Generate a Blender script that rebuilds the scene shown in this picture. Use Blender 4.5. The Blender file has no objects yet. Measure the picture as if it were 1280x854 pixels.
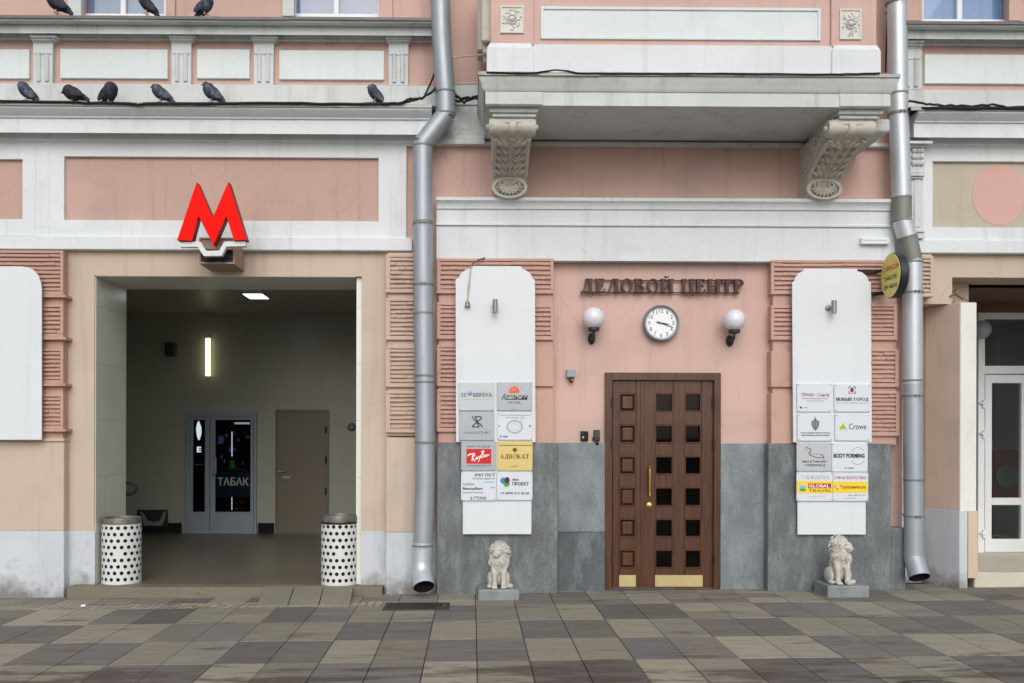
import bpy, bmesh, math, random
from mathutils import Vector, Matrix, Euler, noise as mnoise
R_ = math.radians
random.seed(7)
S = bpy.context.scene
C = S.collection

# ------------------------------------------------------------------ camera
FPX, PPX, PPY = 1195.0, 600.7, 546.0          # focal length and principal point of the 1280x854 photograph
DIST, EYE = 10.39, 1.687
YAW, ROLL = -0.009, -0.0025
cam_d = bpy.data.cameras.new('camera'); cam = bpy.data.objects.new('camera', cam_d); C.objects.link(cam)
cam.location = (0, -DIST, EYE); cam.rotation_euler = (math.pi/2, ROLL, YAW)
cam_d.sensor_fit = 'HORIZONTAL'; cam_d.sensor_width = 36.0; cam_d.lens = FPX/1280*36
cam_d.shift_x = (640-PPX)/1280; cam_d.shift_y = (PPY-427)/1280
cam_d.clip_end = 2000
S.camera = cam

# ------------------------------------------------------------------ sky and light (overcast)
SUN_EL, SUN_AZ = R_(36), R_(2)               # light from above, a little from the right behind the camera
w = bpy.data.worlds.new('World'); S.world = w; w.use_nodes = True
nt = w.node_tree; bg = nt.nodes['Background']
sky = nt.nodes.new('ShaderNodeTexSky'); sky.sky_type = 'NISHITA'; sky.sun_disc = False
sky.sun_elevation = SUN_EL; sky.sun_rotation = math.pi - SUN_AZ
sky.air_density = 1.0; sky.dust_density = 3.0; sky.ozone_density = 1.0
hs = nt.nodes.new('ShaderNodeHueSaturation'); hs.inputs['Saturation'].default_value = 0.42
nt.links.new(sky.outputs[0], hs.inputs['Color']); nt.links.new(hs.outputs[0], bg.inputs[0])
bg.inputs[1].default_value = 0.125
sd = bpy.data.lights.new('sun', 'SUN'); sun = bpy.data.objects.new('sun', sd); C.objects.link(sun)
sd.energy = 0.55; sd.angle = R_(50); sd.color = (1.0, 0.985, 0.965)
dv = Vector((math.sin(SUN_AZ)*math.cos(SUN_EL), -math.cos(SUN_AZ)*math.cos(SUN_EL), math.sin(SUN_EL)))
sun.rotation_euler = dv.to_track_quat('Z', 'Y').to_euler()
S.view_settings.view_transform = 'Standard'; S.view_settings.look = 'None'
S.view_settings.exposure = 0.27; S.view_settings.gamma = 1.0
S.cycles.max_bounces = 8; S.cycles.diffuse_bounces = 4; S.cycles.glossy_bounces = 4
S.cycles.transparent_max_bounces = 8

# ------------------------------------------------------------------ pixel measurements -> real places
ROT = Euler((math.pi/2, ROLL, YAW)).to_matrix()
CAMP = Vector((0, -DIST, EYE))
def W(px, py, y=0.0):
    d = ROT @ Vector(((px-PPX)/FPX, (PPY-py)/FPX, -1.0))
    t = (y - CAMP.y)/d.y
    return CAMP + d*t
def X(px, y=0.0, py=546): return W(px, py, y).x
def Z(py, y=0.0, px=590): return W(px, py, y).z
_g0, _g1 = W(0, 747, -.1), W(1280, 734, -.1)
GS = (_g1.z-_g0.z)/(_g1.x-_g0.x)
def gz(x): return _g0.z + GS*(x-_g0.x)

# ------------------------------------------------------------------ mesh helper
class MB:
    def __init__(s): s.v = []; s.f = []; s.n = 0
    def add(s, vs, fs):
        b = len(s.v); s.v += [Vector(v) for v in vs]; s.f += [tuple(i+b for i in f) for f in fs]; return s
    def box(s, x0, x1, y0, y1, z0, z1):
        x0, x1 = sorted((x0, x1)); y0, y1 = sorted((y0, y1)); z0, z1 = sorted((z0, z1))
        return s.add([(x0,y0,z0),(x1,y0,z0),(x1,y1,z0),(x0,y1,z0),(x0,y0,z1),(x1,y0,z1),(x1,y1,z1),(x0,y1,z1)],
                     [(0,3,2,1),(4,5,6,7),(0,1,5,4),(1,2,6,5),(2,3,7,6),(3,0,4,7)])
    def rect(s, px0, py0, px1, py1, yf, yb):
        mx, my = (max(px0,-60)+min(px1,1340))/2, (py0+py1)/2
        return s.box(X(px0,yf,my), X(px1,yf,my), yf, yb, Z(py1,yf,mx), Z(py0,yf,mx))
    def wall(s, px0, py0, px1, py1, yf, yb, ground=False):   # wall pieces that butt without gaps
        x0, x1 = X(px0,yf,450), X(px1,yf,450)
        return s.box(x0, x1, yf, yb, min(gz(x0),gz(x1))-.06 if ground else Z(py1,yf,600), Z(py0,yf,600))
    def rectg(s, px0, py0, px1, yf, yb, sink=.06):      # down to the ground
        mx = (max(px0,-60)+min(px1,1340))/2
        x0, x1 = X(px0,yf,700), X(px1,yf,700)
        return s.box(x0, x1, yf, yb, min(gz(x0),gz(x1))-sink, Z(py0,yf,mx))
    def prism(s, pts, yf, yb):                          # (x, z) outline, extruded along y
        n = len(pts)
        a = sum(pts[i][0]*pts[(i+1)%n][1]-pts[(i+1)%n][0]*pts[i][1] for i in range(n))
        if a < 0: pts = pts[::-1]
        vs = [(x,yf,z) for x,z in pts]+[(x,yb,z) for x,z in pts]
        fs = [tuple(range(n)), tuple(range(2*n-1,n-1,-1))]+[(i,i+n,(i+1)%n+n,(i+1)%n) for i in range(n)]
        return s.add(vs, fs)
    def pprism(s, pp, yf, yb):                          # outline given in photo pixels at plane yf
        return s.prism([(W(a,b,yf).x, W(a,b,yf).z) for a,b in pp], yf, yb)
    def ring(s, c, ro, ri, yf, yb, n=32, a0=0, a1=2*math.pi):   # flat ring/ellipse band facing -y
        full = abs(a1-a0-2*math.pi) < 1e-4; m = n if full else n+1
        vs = []
        for k in range(m):
            t = a0+(a1-a0)*k/n; ct, st = math.cos(t), math.sin(t)
            vs += [(c[0]+ro[0]*ct,yf,c[1]+ro[1]*st),(c[0]+ri[0]*ct,yf,c[1]+ri[1]*st),(c[0]+ri[0]*ct,yb,c[1]+ri[1]*st),(c[0]+ro[0]*ct,yb,c[1]+ro[1]*st)]
        fs = []
        for k in range(n):
            i, j = 4*k, 4*((k+1)%m)
            for q in range(4): fs.append((i+q, i+(q+1)%4, j+(q+1)%4, j+q))
        if not full: fs += [(3,2,1,0),(4*n,4*n+1,4*n+2,4*n+3)]
        return s.add(vs, fs)
    def extr(s, prof, x0, x1):                          # closed (y, z) profile along x
        n = len(prof)
        vs = [(x0,y,z) for y,z in prof]+[(x1,y,z) for y,z in prof]
        a = sum(prof[i][0]*prof[(i+1)%n][1]-prof[(i+1)%n][0]*prof[i][1] for i in range(n))
        fs = [(i,(i+1)%n,(i+1)%n+n,i+n) for i in range(n)]+[tuple(range(n-1,-1,-1)), tuple(range(n,2*n))]
        if a < 0: fs = [f[::-1] for f in fs]
        return s.add(vs, fs)
    def tube(s, path, r, n=12, caps=True):
        path = [Vector(p) for p in path]; m = len(path)
        rs = r if isinstance(r, (list, tuple)) else [r]*m
        up = None; rows = []
        for i, p in enumerate(path):
            t = (path[min(i+1,m-1)]-path[max(i-1,0)]).normalized()
            if up is None:
                up = Vector((0,0,1)) if abs(t.z) < .9 else Vector((1,0,0))
            u = (up - t*up.dot(t)); u.normalize(); v = t.cross(u); up = u
            rows.append([p+(u*math.cos(2*math.pi*k/n)+v*math.sin(2*math.pi*k/n))*rs[i] for k in range(n)])
        vs = [q for row in rows for q in row]; fs = []
        for i in range(m-1):
            for k in range(n):
                fs.append((i*n+k, i*n+(k+1)%n, (i+1)*n+(k+1)%n, (i+1)*n+k))
        if caps: fs += [tuple(range(n-1,-1,-1)), tuple(range((m-1)*n, m*n))]
        return s.add(vs, fs)
    def ell(s, c, r, rot=None, n=16, m=10):
        c = Vector(c); M = rot.to_matrix() if rot else Matrix.Identity(3)
        r = (r,r,r) if not isinstance(r,(tuple,list)) else r
        vs = [c+M@Vector((0,0,r[2]))]
        for i in range(1,m):
            a = math.pi*i/m
            for k in range(n):
                b = 2*math.pi*k/n
                vs.append(c+M@Vector((r[0]*math.sin(a)*math.cos(b), r[1]*math.sin(a)*math.sin(b), r[2]*math.cos(a))))
        vs.append(c+M@Vector((0,0,-r[2])))
        fs = [(0,1+k,1+(k+1)%n) for k in range(n)]
        for i in range(m-2):
            for k in range(n):
                fs.append((1+i*n+k, 1+(i+1)*n+k, 1+(i+1)*n+(k+1)%n, 1+i*n+(k+1)%n))
        L = len(vs)-1; b = 1+(m-2)*n
        fs += [(L, b+(k+1)%n, b+k) for k in range(n)]
        return s.add(vs, fs)
    def lathe(s, prof, c, n=32, axis='z', caps=True):   # prof: (radius, height) along the axis
        vs = []; fs = []
        for r, h in prof:
            for k in range(n):
                a = 2*math.pi*k/n; u, v = r*math.cos(a), r*math.sin(a)
                if axis == 'z': vs.append((c[0]+u, c[1]+v, c[2]+h))
                elif axis == 'y': vs.append((c[0]+u, c[1]-h, c[2]+v))
                else: vs.append((c[0]+h, c[1]+u, c[2]+v))
        m = len(prof)
        for i in range(m-1):
            for k in range(n):
                fs.append((i*n+k, i*n+(k+1)%n, (i+1)*n+(k+1)%n, (i+1)*n+k))
        if caps: fs += [tuple(range(n-1,-1,-1)), tuple(range((m-1)*n,m*n))]
        return s.add(vs, fs)
    def text(s, t, x0, x1, z0, z1, y, bold=0.0, shear=0.0, align=None):
        """lettering fitted into the box x0..x1, z0..z1 on a wall facing -y"""
        cu = bpy.data.curves.new('t', 'FONT'); cu.body = t; cu.size = 1; cu.offset = bold; cu.shear = shear; cu.resolution_u = 3
        o = bpy.data.objects.new('t', cu); C.objects.link(o)
        dg = bpy.context.evaluated_depsgraph_get(); dg.update()
        me = bpy.data.meshes.new_from_object(o.evaluated_get(dg))
        bpy.data.objects.remove(o); bpy.data.curves.remove(cu)
        if not me.vertices: return s
        xs = [v.co.x for v in me.vertices]; zs = [v.co.y for v in me.vertices]
        ax, bx_, az, bz = min(xs), max(xs), min(zs), max(zs)
        kx = (x1-x0)/max(bx_-ax,1e-6); kz = (z1-z0)/max(bz-az,1e-6)
        if y == 'uv':
            vs = [(x0+(v.co.x-ax)*kx, z0+(v.co.y-az)*kz, 0) for v in me.vertices]
        else:
            vs = [(x0+(v.co.x-ax)*kx, y, z0+(v.co.y-az)*kz) for v in me.vertices]
        s.add(vs, [tuple(p.vertices) for p in me.polygons])
        bpy.data.meshes.remove(me); return s
    def ptext(s, t, px0, py0, px1, py1, y, **k):
        return s.text(t, X(px0,y,py1), X(px1,y,py1), Z(py1,y,(px0+px1)/2), Z(py0,y,(px0+px1)/2), y, **k)

def tot(o):
    l = Vector((0,0,0))
    while o: l += o.location; o = o.parent
    return l
ONE = {'lit_sign','numerals','wiring','pavement','broken_top','shop_display','foliage','medallion','bracket','rusticated_pillar','chain'}
def pieces(mb):
    """far-apart groups of loose pieces become parts of their own"""
    n = len(mb.v); par = list(range(n))
    def fd(i):
        while par[i] != i: par[i] = par[par[i]]; i = par[i]
        return i
    for f in mb.f:
        r = fd(f[0])
        for i in f[1:]: par[fd(i)] = r
    isl = {}
    for i in range(n): isl.setdefault(fd(i), []).append(i)
    if len(isl) < 2 or len(isl) > 120: return [mb]
    ks = list(isl); bx = []
    for k in ks:
        P_ = [mb.v[i] for i in isl[k]]
        bx.append((Vector(min(p[c] for p in P_) for c in range(3)), Vector(max(p[c] for p in P_) for c in range(3))))
    g = list(range(len(ks)))
    def fg(i):
        while g[i] != i: g[i] = g[g[i]]; i = g[i]
        return i
    sz = [max(b-a) for a, b in bx]
    for i in range(len(ks)):
        for j in range(i):
            d = math.sqrt(sum(max(0, bx[i][0][c]-bx[j][1][c], bx[j][0][c]-bx[i][1][c])**2 for c in range(3)))
            if d <= max(.02, .5*max(sz[i], sz[j])): g[fg(i)] = fg(j)
    groups = {}
    for i in range(len(ks)): groups.setdefault(fg(i), set()).add(ks[i])
    if len(groups) < 2: return [mb]
    out = []
    for gs in groups.values():
        m = MB(); idx = {}
        for i in range(n):
            if fd(i) in gs: idx[i] = len(m.v); m.v.append(mb.v[i])
        m.f = [tuple(idx[i] for i in f) for f in mb.f if fd(f[0]) in gs]
        out.append(m)
    return out
def build(name, mb, mat, parent=None, **k):
    if parent and name not in ONE and not k.get('voxel'):
        os_ = [build1(name, m, mat, parent, **k) for m in pieces(mb)]; return os_[0]
    return build1(name, mb, mat, parent, **k)
def build1(name, mb, mat, parent=None, loc=None, smooth=None, bevel=None, seg=1, voxel=None, post=None, subsurf=0):
    me = bpy.data.meshes.new(name)
    off = tot(parent) if parent else Vector(loc or (0,0,0))
    me.from_pydata([tuple(v-off) for v in mb.v], [], mb.f); me.validate(); me.update()
    if voxel:
        tmp = bpy.data.objects.new('tmp', me); C.objects.link(tmp)
        md = tmp.modifiers.new('r','REMESH'); md.mode = 'VOXEL'; md.voxel_size = voxel
        sm = tmp.modifiers.new('s','SMOOTH'); sm.iterations = 1; sm.factor = .35
        dg = bpy.context.evaluated_depsgraph_get(); dg.update()
        m2 = bpy.data.meshes.new_from_object(tmp.evaluated_get(dg)); bpy.data.objects.remove(tmp); me = m2; me.name = name
    if post:
        for v in me.vertices: v.co = post(v.co, v.normal)
    if smooth is not None or voxel:
        me.shade_smooth(); me.set_sharp_from_angle(angle=R_(smooth or 70))
    if mat: me.materials.clear(); me.materials.append(mat)
    o = bpy.data.objects.new(name, me); C.objects.link(o)
    if parent: o.parent = parent
    elif loc: o.location = loc
    if bevel:
        b = o.modifiers.new('b','BEVEL'); b.width = bevel; b.segments = seg; b.limit_method = 'ANGLE'; b.angle_limit = R_(40)
    return o
def tag(o, label=None, cat=None, group=None, kind=None):
    if label: o['label'] = label
    if cat: o['category'] = cat
    if group: o['group'] = group
    if kind: o['kind'] = kind
    return o
def thing(name, label, cat, loc=(0,0,0), group=None):
    o = bpy.data.objects.new(name, None); C.objects.link(o); o.location = loc; o.empty_display_size = .1
    return tag(o, label, cat, group)

# ------------------------------------------------------------------ materials
def lin(c):
    return tuple(((v/255)/12.92 if v/255 <= .04045 else ((v/255+.055)/1.055)**2.4) for v in c)
def mat(name, rgb, k=1.0, rough=.7, metal=0.0, spec=.4, var=.06, vscale=1.2, fine=.04, fscale=40, bump=.0, bscale=60,
        stain=None, stain_amt=0.0, stain_scale=(1.5,1.5,.5), stain_lo=.56, stain_hi=.72, emit=None, estr=0, coat=0, splash=None, age=0.0, streak=(120,112,104)):
    m = bpy.data.materials.new(name); m.use_nodes = True; n = m.node_tree.nodes; L = m.node_tree.links
    b = n['Principled BSDF']
    c = tuple(v*k for v in lin(rgb))
    b.inputs['Roughness'].default_value = rough; b.inputs['Metallic'].default_value = metal
    b.inputs['Specular IOR Level'].default_value = spec
    if coat: b.inputs['Coat Weight'].default_value = coat; b.inputs['Coat Roughness'].default_value = .15
    tc = n.new('ShaderNodeTexCoord')
    def nz(scale, detail=5, vec=None, rough_=.6):
        t = n.new('ShaderNodeTexNoise'); t.inputs['Scale'].default_value = scale; t.inputs['Detail'].default_value = detail
        t.inputs['Roughness'].default_value = rough_
        L.new(vec or tc.outputs['Object'], t.inputs['Vector']); return t.outputs['Fac']
    def mr(fac, a, b_, lo=.3, hi=.7):
        q = n.new('ShaderNodeMapRange'); q.inputs['From Min'].default_value = lo; q.inputs['From Max'].default_value = hi
        q.inputs['To Min'].default_value = a; q.inputs['To Max'].default_value = b_; L.new(fac, q.inputs['Value']); return q.outputs[0]
    def mul(a, b_):
        q = n.new('ShaderNodeMath'); q.operation = 'MULTIPLY'; L.new(a, q.inputs[0]); L.new(b_, q.inputs[1]); return q.outputs[0]
    v1 = mr(nz(vscale), 1-var, 1+var); v2 = mr(nz(fscale, 3), 1-fine, 1+fine)
    f = mul(v1, v2)
    mx = n.new('ShaderNodeMix'); mx.data_type = 'RGBA'; mx.blend_type = 'MULTIPLY'; mx.inputs['Factor'].default_value = 1
    mx.inputs['A'].default_value = (*c, 1); L.new(f, mx.inputs['B'])
    out = mx.outputs['Result']
    if stain:
        mp = n.new('ShaderNodeMapping'); mp.inputs['Scale'].default_value = stain_scale; L.new(tc.outputs['Object'], mp.inputs['Vector'])
        sf = mr(nz(2.0, 8, mp.outputs[0], .7), 0, stain_amt, stain_lo, stain_hi)
        m2 = n.new('ShaderNodeMix'); m2.data_type = 'RGBA'; L.new(sf, m2.inputs['Factor']); L.new(out, m2.inputs['A'])
        m2.inputs['B'].default_value = (*lin(stain), 1); out = m2.outputs['Result']
    if age:                                                 # repainted patches, rain streaks, hairline cracks
        def sep(o_):
            q = n.new('ShaderNodeMapping'); q.inputs['Scale'].default_value = o_; L.new(tc.outputs['Object'], q.inputs['Vector']); return q.outputs[0]
        def blend(fac, A, Bc):
            q = n.new('ShaderNodeMix'); q.data_type = 'RGBA'; L.new(fac, q.inputs['Factor']); L.new(A, q.inputs['A']); q.inputs['B'].default_value = (*Bc, 1); return q.outputs['Result']
        lt_ = tuple(min(.9, v*1.12+.02) for v in c); gy_ = sum(c)/3; dk_ = tuple(v*.55+gy_*.27 for v in c)
        out = blend(mr(nz(.75, 2, sep((1,1,1.6)), .4), 0, .55*age, .53, .57), out, lt_)
        out = blend(mr(nz(1.15, 3, sep((.8,.8,1.3)), .5), 0, .40*age, .56, .62), out, dk_)
        out = blend(mr(nz(1.0, 7, sep((7,7,.45)), .65), 0, .55*age, .54, .76), out, lin(streak))
        vo = n.new('ShaderNodeTexVoronoi'); vo.feature = 'DISTANCE_TO_EDGE'; vo.inputs['Scale'].default_value = .9
        ns = n.new('ShaderNodeTexNoise'); ns.inputs['Scale'].default_value = 3; L.new(tc.outputs['Object'], ns.inputs['Vector'])
        va = n.new('ShaderNodeMix'); va.data_type = 'VECTOR'; va.inputs['Factor'].default_value = .18; L.new(tc.outputs['Object'], va.inputs['A']); L.new(ns.outputs['Color'], va.inputs['B'])
        L.new(va.outputs['Result'], vo.inputs['Vector'])
        ck = mr(vo.outputs['Distance'], 1, 0, .0015, .005); gt = mr(nz(.8, 2), 0, .34*age, .5, .58)
        out = blend(mul(ck, gt), out, tuple(v*.35 for v in c))
    if splash:                                              # mud splashed up from the pavement, broken up by noise
        sx = n.new('ShaderNodeSeparateXYZ'); L.new(tc.outputs['Object'], sx.inputs[0])
        hgt = mr(sx.outputs[2], .30, -.12, 0, .45)
        ad = n.new('ShaderNodeMath'); ad.operation = 'ADD'; L.new(nz(3.5, 8, None, .7), ad.inputs[0]); L.new(hgt, ad.inputs[1])
        m3 = n.new('ShaderNodeMix'); m3.data_type = 'RGBA'; L.new(mr(ad.outputs[0], 0, .8, .58, .85), m3.inputs['Factor']); L.new(out, m3.inputs['A'])
        m3.inputs['B'].default_value = (*lin(splash), 1); out = m3.outputs['Result']
    L.new(out, b.inputs['Base Color'])
    if rough > .15 and metal < 1.1:
        L.new(mr(nz(vscale*4, 4), rough*.88, min(1, rough*1.12)), b.inputs['Roughness'])
    if bump:
        bp = n.new('ShaderNodeBump'); bp.inputs['Strength'].default_value = bump; bp.inputs['Distance'].default_value = .01
        L.new(nz(bscale, 6), bp.inputs['Height']); L.new(bp.outputs[0], b.inputs['Normal'])
    if emit:
        b.inputs['Emission Color'].default_value = (*lin(emit), 1); b.inputs['Emission Strength'].default_value = estr
    m['_base'] = 1
    return m
def flat(name, rgb, rough=.5, metal=0, emit=None, estr=0, spec=.4):
    return mat(name, rgb, rough=rough, metal=metal, var=.04, fine=.02, emit=emit, estr=estr, spec=spec)
def glass_mat(name, tint, refl=1.5):
    m = bpy.data.materials.new(name); m.use_nodes = True; n = m.node_tree.nodes; L = m.node_tree.links
    n.remove(n['Principled BSDF']); o = n['Material Output']
    tr = n.new('ShaderNodeBsdfTransparent'); tr.inputs[0].default_value = (*tint, 1)
    gl = n.new('ShaderNodeBsdfGlossy'); gl.inputs['Roughness'].default_value = .02
    fr = n.new('ShaderNodeFresnel'); fr.inputs['IOR'].default_value = refl
    mx = n.new('ShaderNodeMixShader'); ge = n.new('ShaderNodeNewGeometry'); iv = n.new('ShaderNodeMath'); iv.operation = 'SUBTRACT'; iv.inputs[0].default_value = 1; L.new(ge.outputs['Backfacing'], iv.inputs[1])
    ml = n.new('ShaderNodeMath'); ml.operation = 'MULTIPLY'; L.new(fr.outputs[0], ml.inputs[0]); L.new(iv.outputs[0], ml.inputs[1])   # reflect at the outer face only
    L.new(ml.outputs[0], mx.inputs[0]); L.new(tr.outputs[0], mx.inputs[1]); L.new(gl.outputs[0], mx.inputs[2])
    L.new(mx.outputs[0], o.inputs[0]); return m

DIRT = (120,112,102)
M = {}
M['pink'] = mat('pink plaster', age=0.7, rgb=(200,167,156), var=.05, bump=.12, bscale=25, stain=(170,130,116), stain_amt=.5, stain_scale=(1.2,1.2,.5))
M['pink_c'] = mat('pink plaster by the door', age=0.6, rgb=(205,173,163), var=.045, bump=.10, bscale=25, stain=(190,150,136), stain_amt=.5, stain_scale=(.9,.9,.6))
M['pink_panel'] = mat('dull pink panel paint', age=0.7, rgb=(190,159,148), var=.05, bump=.12, bscale=18, stain=(172,140,126), stain_amt=.6, stain_scale=(.6,.6,1.2))
M['pink_rib'] = mat('pink ribbed stone paint', (196,160,147), var=.07, bump=.25, bscale=40, stain=(150,110,96), stain_amt=.5, stain_scale=(1.6,1.6,1.6))
M['rib_l'] = mat('dusty pink ribbed stone paint', (190,154,138), var=.07, bump=.25, bscale=40, stain=(150,112,98), stain_amt=.5, stain_scale=(1.6,1.6,1.6))
M['beige'] = mat('beige wall paint', age=0.6, rgb=(196,180,163), var=.04, bump=.10, bscale=20, stain=(182,158,140), stain_amt=.5, stain_scale=(.8,.8,.5))
M['beige_rib'] = mat('beige ribbed stone paint', (198,175,160), var=.06, bump=.25, bscale=40, stain=(160,128,110), stain_amt=.5, stain_scale=(1.6,1.6,1.6))
M['white'] = mat('white trim paint', age=0.45, rgb=(218,224,226), var=.03, bump=.08, bscale=30, stain=(188,188,182), stain_amt=.55, stain_scale=(.7,.7,.9), stain_lo=.58, stain_hi=.8)
M['white_old'] = mat('weathered white trim paint', age=0.8, rgb=(202,208,207), var=.06, bump=.15, bscale=30, stain=(140,136,126), stain_amt=.6, stain_scale=(1.1,1.1,.6), stain_lo=.55, stain_hi=.78)
M['panel'] = mat('white frieze panel paint', age=0.3, rgb=(217,226,226), var=.03, bump=.06, bscale=30, stain=(196,200,196), stain_amt=.5)
M['board'] = mat('white sign board', age=.22, rgb=(219,225,229), var=.02, rough=.45, stain=(200,204,206), stain_amt=.4, stain_scale=(.8,.8,.6))
M['base'] = mat('blue grey base paint', age=0.6, rgb=(198,204,210), var=.05, bump=.10, bscale=20, stain=(150,152,156), stain_amt=.5, stain_scale=(1.4,1.4,.9), splash=(104,98,90))
M['stone'] = mat('carved bracket stone', (196,192,182), var=.08, bump=.3, bscale=60, stain=(124,116,104), stain_amt=.6, stain_scale=(4,4,4))
M['med'] = mat('pale carved medallion', (218,217,210), var=.06, bump=.2, stain=(150,146,138), stain_amt=.5, stain_scale=(6,6,6))
M['tan'] = mat('tan panel paint', age=0.5, rgb=(186,176,160), var=.04, bump=.08, bscale=18, stain=(170,160,146), stain_amt=.5)
M['salmon'] = mat('salmon paint patch', (208,168,157), var=.03, bump=.08, bscale=18)
M['pier_tan'] = mat('tan pier paint', age=0.5, rgb=(210,192,176), var=.04, bump=.10, bscale=20, stain=(160,132,116), stain_amt=.4)
M['pier_white'] = mat('white pier paint', (226,226,220), var=.03, bump=.10, bscale=20, stain=(196,194,186), stain_amt=.4)
M['brown_in'] = mat('brown ceiling board', (112,88,74), var=.10, bump=.2, bscale=10, stain=(70,52,42), stain_amt=.6)
M['zinc'] = mat('weathered sheet metal flashing', (158,158,154), rough=.5, metal=.3, var=.12, stain=(70,68,66), stain_amt=.6, stain_scale=(1.5,1.5,1.5), stain_lo=.52, stain_hi=.62)
M['galv'] = mat('galvanised pipe metal', (170,178,186), rough=.5, metal=.5, var=.08, stain=(138,144,148), stain_amt=.55, stain_scale=(3,3,.8), fine=.03, bump=.04, bscale=8)
M['galv_new'] = mat('fresh pipe metal', (200,206,212), rough=.46, metal=.5, var=.05)
M['galv_old'] = mat('dull old pipe metal', (136,138,132), rough=.6, metal=.4, var=.15, stain=(90,88,80), stain_amt=.6)
M['black'] = mat('black rubber cable', (28,28,30), rough=.6)
M['pale_cable'] = flat('pale cable sheath', (196,184,168))
M['wood'] = None
M['brass'] = mat('worn brass plate', (206,190,140), rough=.38, metal=.6, var=.06)
M['brass_d'] = mat('handle brass', (196,160,90), rough=.3, metal=.9)
M['bronze'] = mat('brown sign letter', (76,48,40), rough=.5, var=.1, stain=(50,34,30), stain_amt=.5, stain_scale=(4,4,4))
M['dark'] = mat('dark fixture metal', (54,58,58), rough=.45, metal=.3, var=.15)
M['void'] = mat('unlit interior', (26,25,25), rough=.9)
M['dimroom'] = mat('dim shop room', (190,200,198), rough=.9)
M['glass'] = glass_mat('dark window glass', (.75,.78,.8), 1.33)
M['glass_b'] = glass_mat('upper window glass', (.80,.85,.92), 1.9)
M['glass_r'] = glass_mat('shop door glass', (.75,.8,.8), 1.9)
M['reflection_curtain_b'] = mat('pale blue sky reflection sheet', (172,196,218), var=.05)  # blue sky reflection of the right window, put into the colour
M['curtain'] = mat('grey window curtain', (164,172,182), var=.10, vscale=2)  # tone stands in for sky reflected in the left panes
M['pvc'] = mat('white window frame', (226,230,234), rough=.4, var=.02)
M['tile_in'] = None
M['opal'] = mat('opal lamp glass', (226,224,232), rough=.18, var=.01, fine=0, coat=.6)
M['plate_s'] = mat('silver plaque', (188,194,199), rough=.36, metal=.25, var=.03)
M['plate_d'] = mat('satin steel plaque', (168,175,181), rough=.34, metal=.35, var=.03)
M['plate_w'] = mat('pale plaque', (214,222,230), rough=.35, var=.02)
M['plate_g'] = mat('gold plaque', (214,194,128), rough=.36, metal=.3, var=.03)
for nm, c in dict(ink=(34,36,44), ink2=(90,98,108), inkg=(120,140,140), inkb=(60,80,150), red=(206,26,24), dred=(160,30,40), orange=(232,104,58),
                  magenta=(166,40,84), blue=(58,130,206), green=(66,160,72), lime=(190,196,50), maroon=(96,40,44), goldink=(96,74,40),
                  yellow=(244,208,52), pinkink=(206,130,140), brownink=(120,70,34), paleprint=(170,180,186), lightblue=(120,180,224), whiteink=(240,240,238)).items():
    M[nm] = flat('print '+nm, c)

def wood_mat():
    m = mat('dark varnished door wood', (66,39,24), k=.9, coat=.25, rough=.42, spec=.4, var=.14, vscale=2.5, fine=.05)
    n = m.node_tree.nodes; L = m.node_tree.links; b = n['Principled BSDF']
    tc = n.new('ShaderNodeTexCoord'); mp = n.new('ShaderNodeMapping'); mp.inputs['Scale'].default_value = (26,26,1.6); L.new(tc.outputs['Object'], mp.inputs[0])
    nz = n.new('ShaderNodeTexNoise'); nz.inputs['Scale'].default_value = 2.2; nz.inputs['Detail'].default_value = 7; L.new(mp.outputs[0], nz.inputs['Vector'])
    src = b.inputs['Base Color'].links[0].from_socket
    rp = n.new('ShaderNodeMapRange'); rp.inputs['From Min'].default_value = .35; rp.inputs['From Max'].default_value = .68; rp.inputs['To Max'].default_value = .75; L.new(nz.outputs['Fac'], rp.inputs[0])
    mx = n.new('ShaderNodeMix'); mx.data_type = 'RGBA'; L.new(rp.outputs[0], mx.inputs['Factor']); L.new(src, mx.inputs['A']); mx.inputs['B'].default_value = (*lin((98,58,31)),1)
    L.new(mx.outputs['Result'], b.inputs['Base Color'])
    bp = n.new('ShaderNodeBump'); bp.inputs['Strength'].default_value = .12; bp.inputs['Distance'].default_value = .004; L.new(nz.outputs['Fac'], bp.inputs['Height']); L.new(bp.outputs[0], b.inputs['Normal'])
    return m
M['wood'] = wood_mat()

def granite_mat(name, c, k):
    m = mat(name, c, rough=.45, spec=.5, var=.24, vscale=2.2, fine=.22, fscale=140, stain=(162,170,174), stain_amt=.55, stain_scale=(2.6,2.6,1.0), stain_lo=.46, stain_hi=.74)
    n = m.node_tree.nodes; L = m.node_tree.links; b = n['Principled BSDF']
    tc = n.new('ShaderNodeTexCoord'); vo = n.new('ShaderNodeTexVoronoi'); vo.inputs['Scale'].default_value = 190; L.new(tc.outputs['Object'], vo.inputs['Vector'])
    rp = n.new('ShaderNodeMapRange'); rp.inputs['From Min'].default_value = .0; rp.inputs['From Max'].default_value = 1; rp.inputs['To Min'].default_value = 1-k; rp.inputs['To Max'].default_value = 1+k
    sp = n.new('ShaderNodeSeparateColor'); L.new(vo.outputs['Color'], sp.inputs[0]); L.new(sp.outputs[0], rp.inputs[0])
    src = b.inputs['Base Color'].links[0].from_socket
    mx = n.new('ShaderNodeMix'); mx.data_type = 'RGBA'; mx.blend_type = 'MULTIPLY'; mx.inputs['Factor'].default_value = 1
    L.new(src, mx.inputs['A']); L.new(rp.outputs[0], mx.inputs['B']); L.new(mx.outputs['Result'], b.inputs['Base Color']); return m
M['granite'] = granite_mat('grey granite cladding', (99,105,107), .35)
M['granite_l'] = granite_mat('blue grey granite cladding', (117,126,130), .25)
M['granite_d'] = granite_mat('dark granite cladding', (84,90,94), .35)
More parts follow.
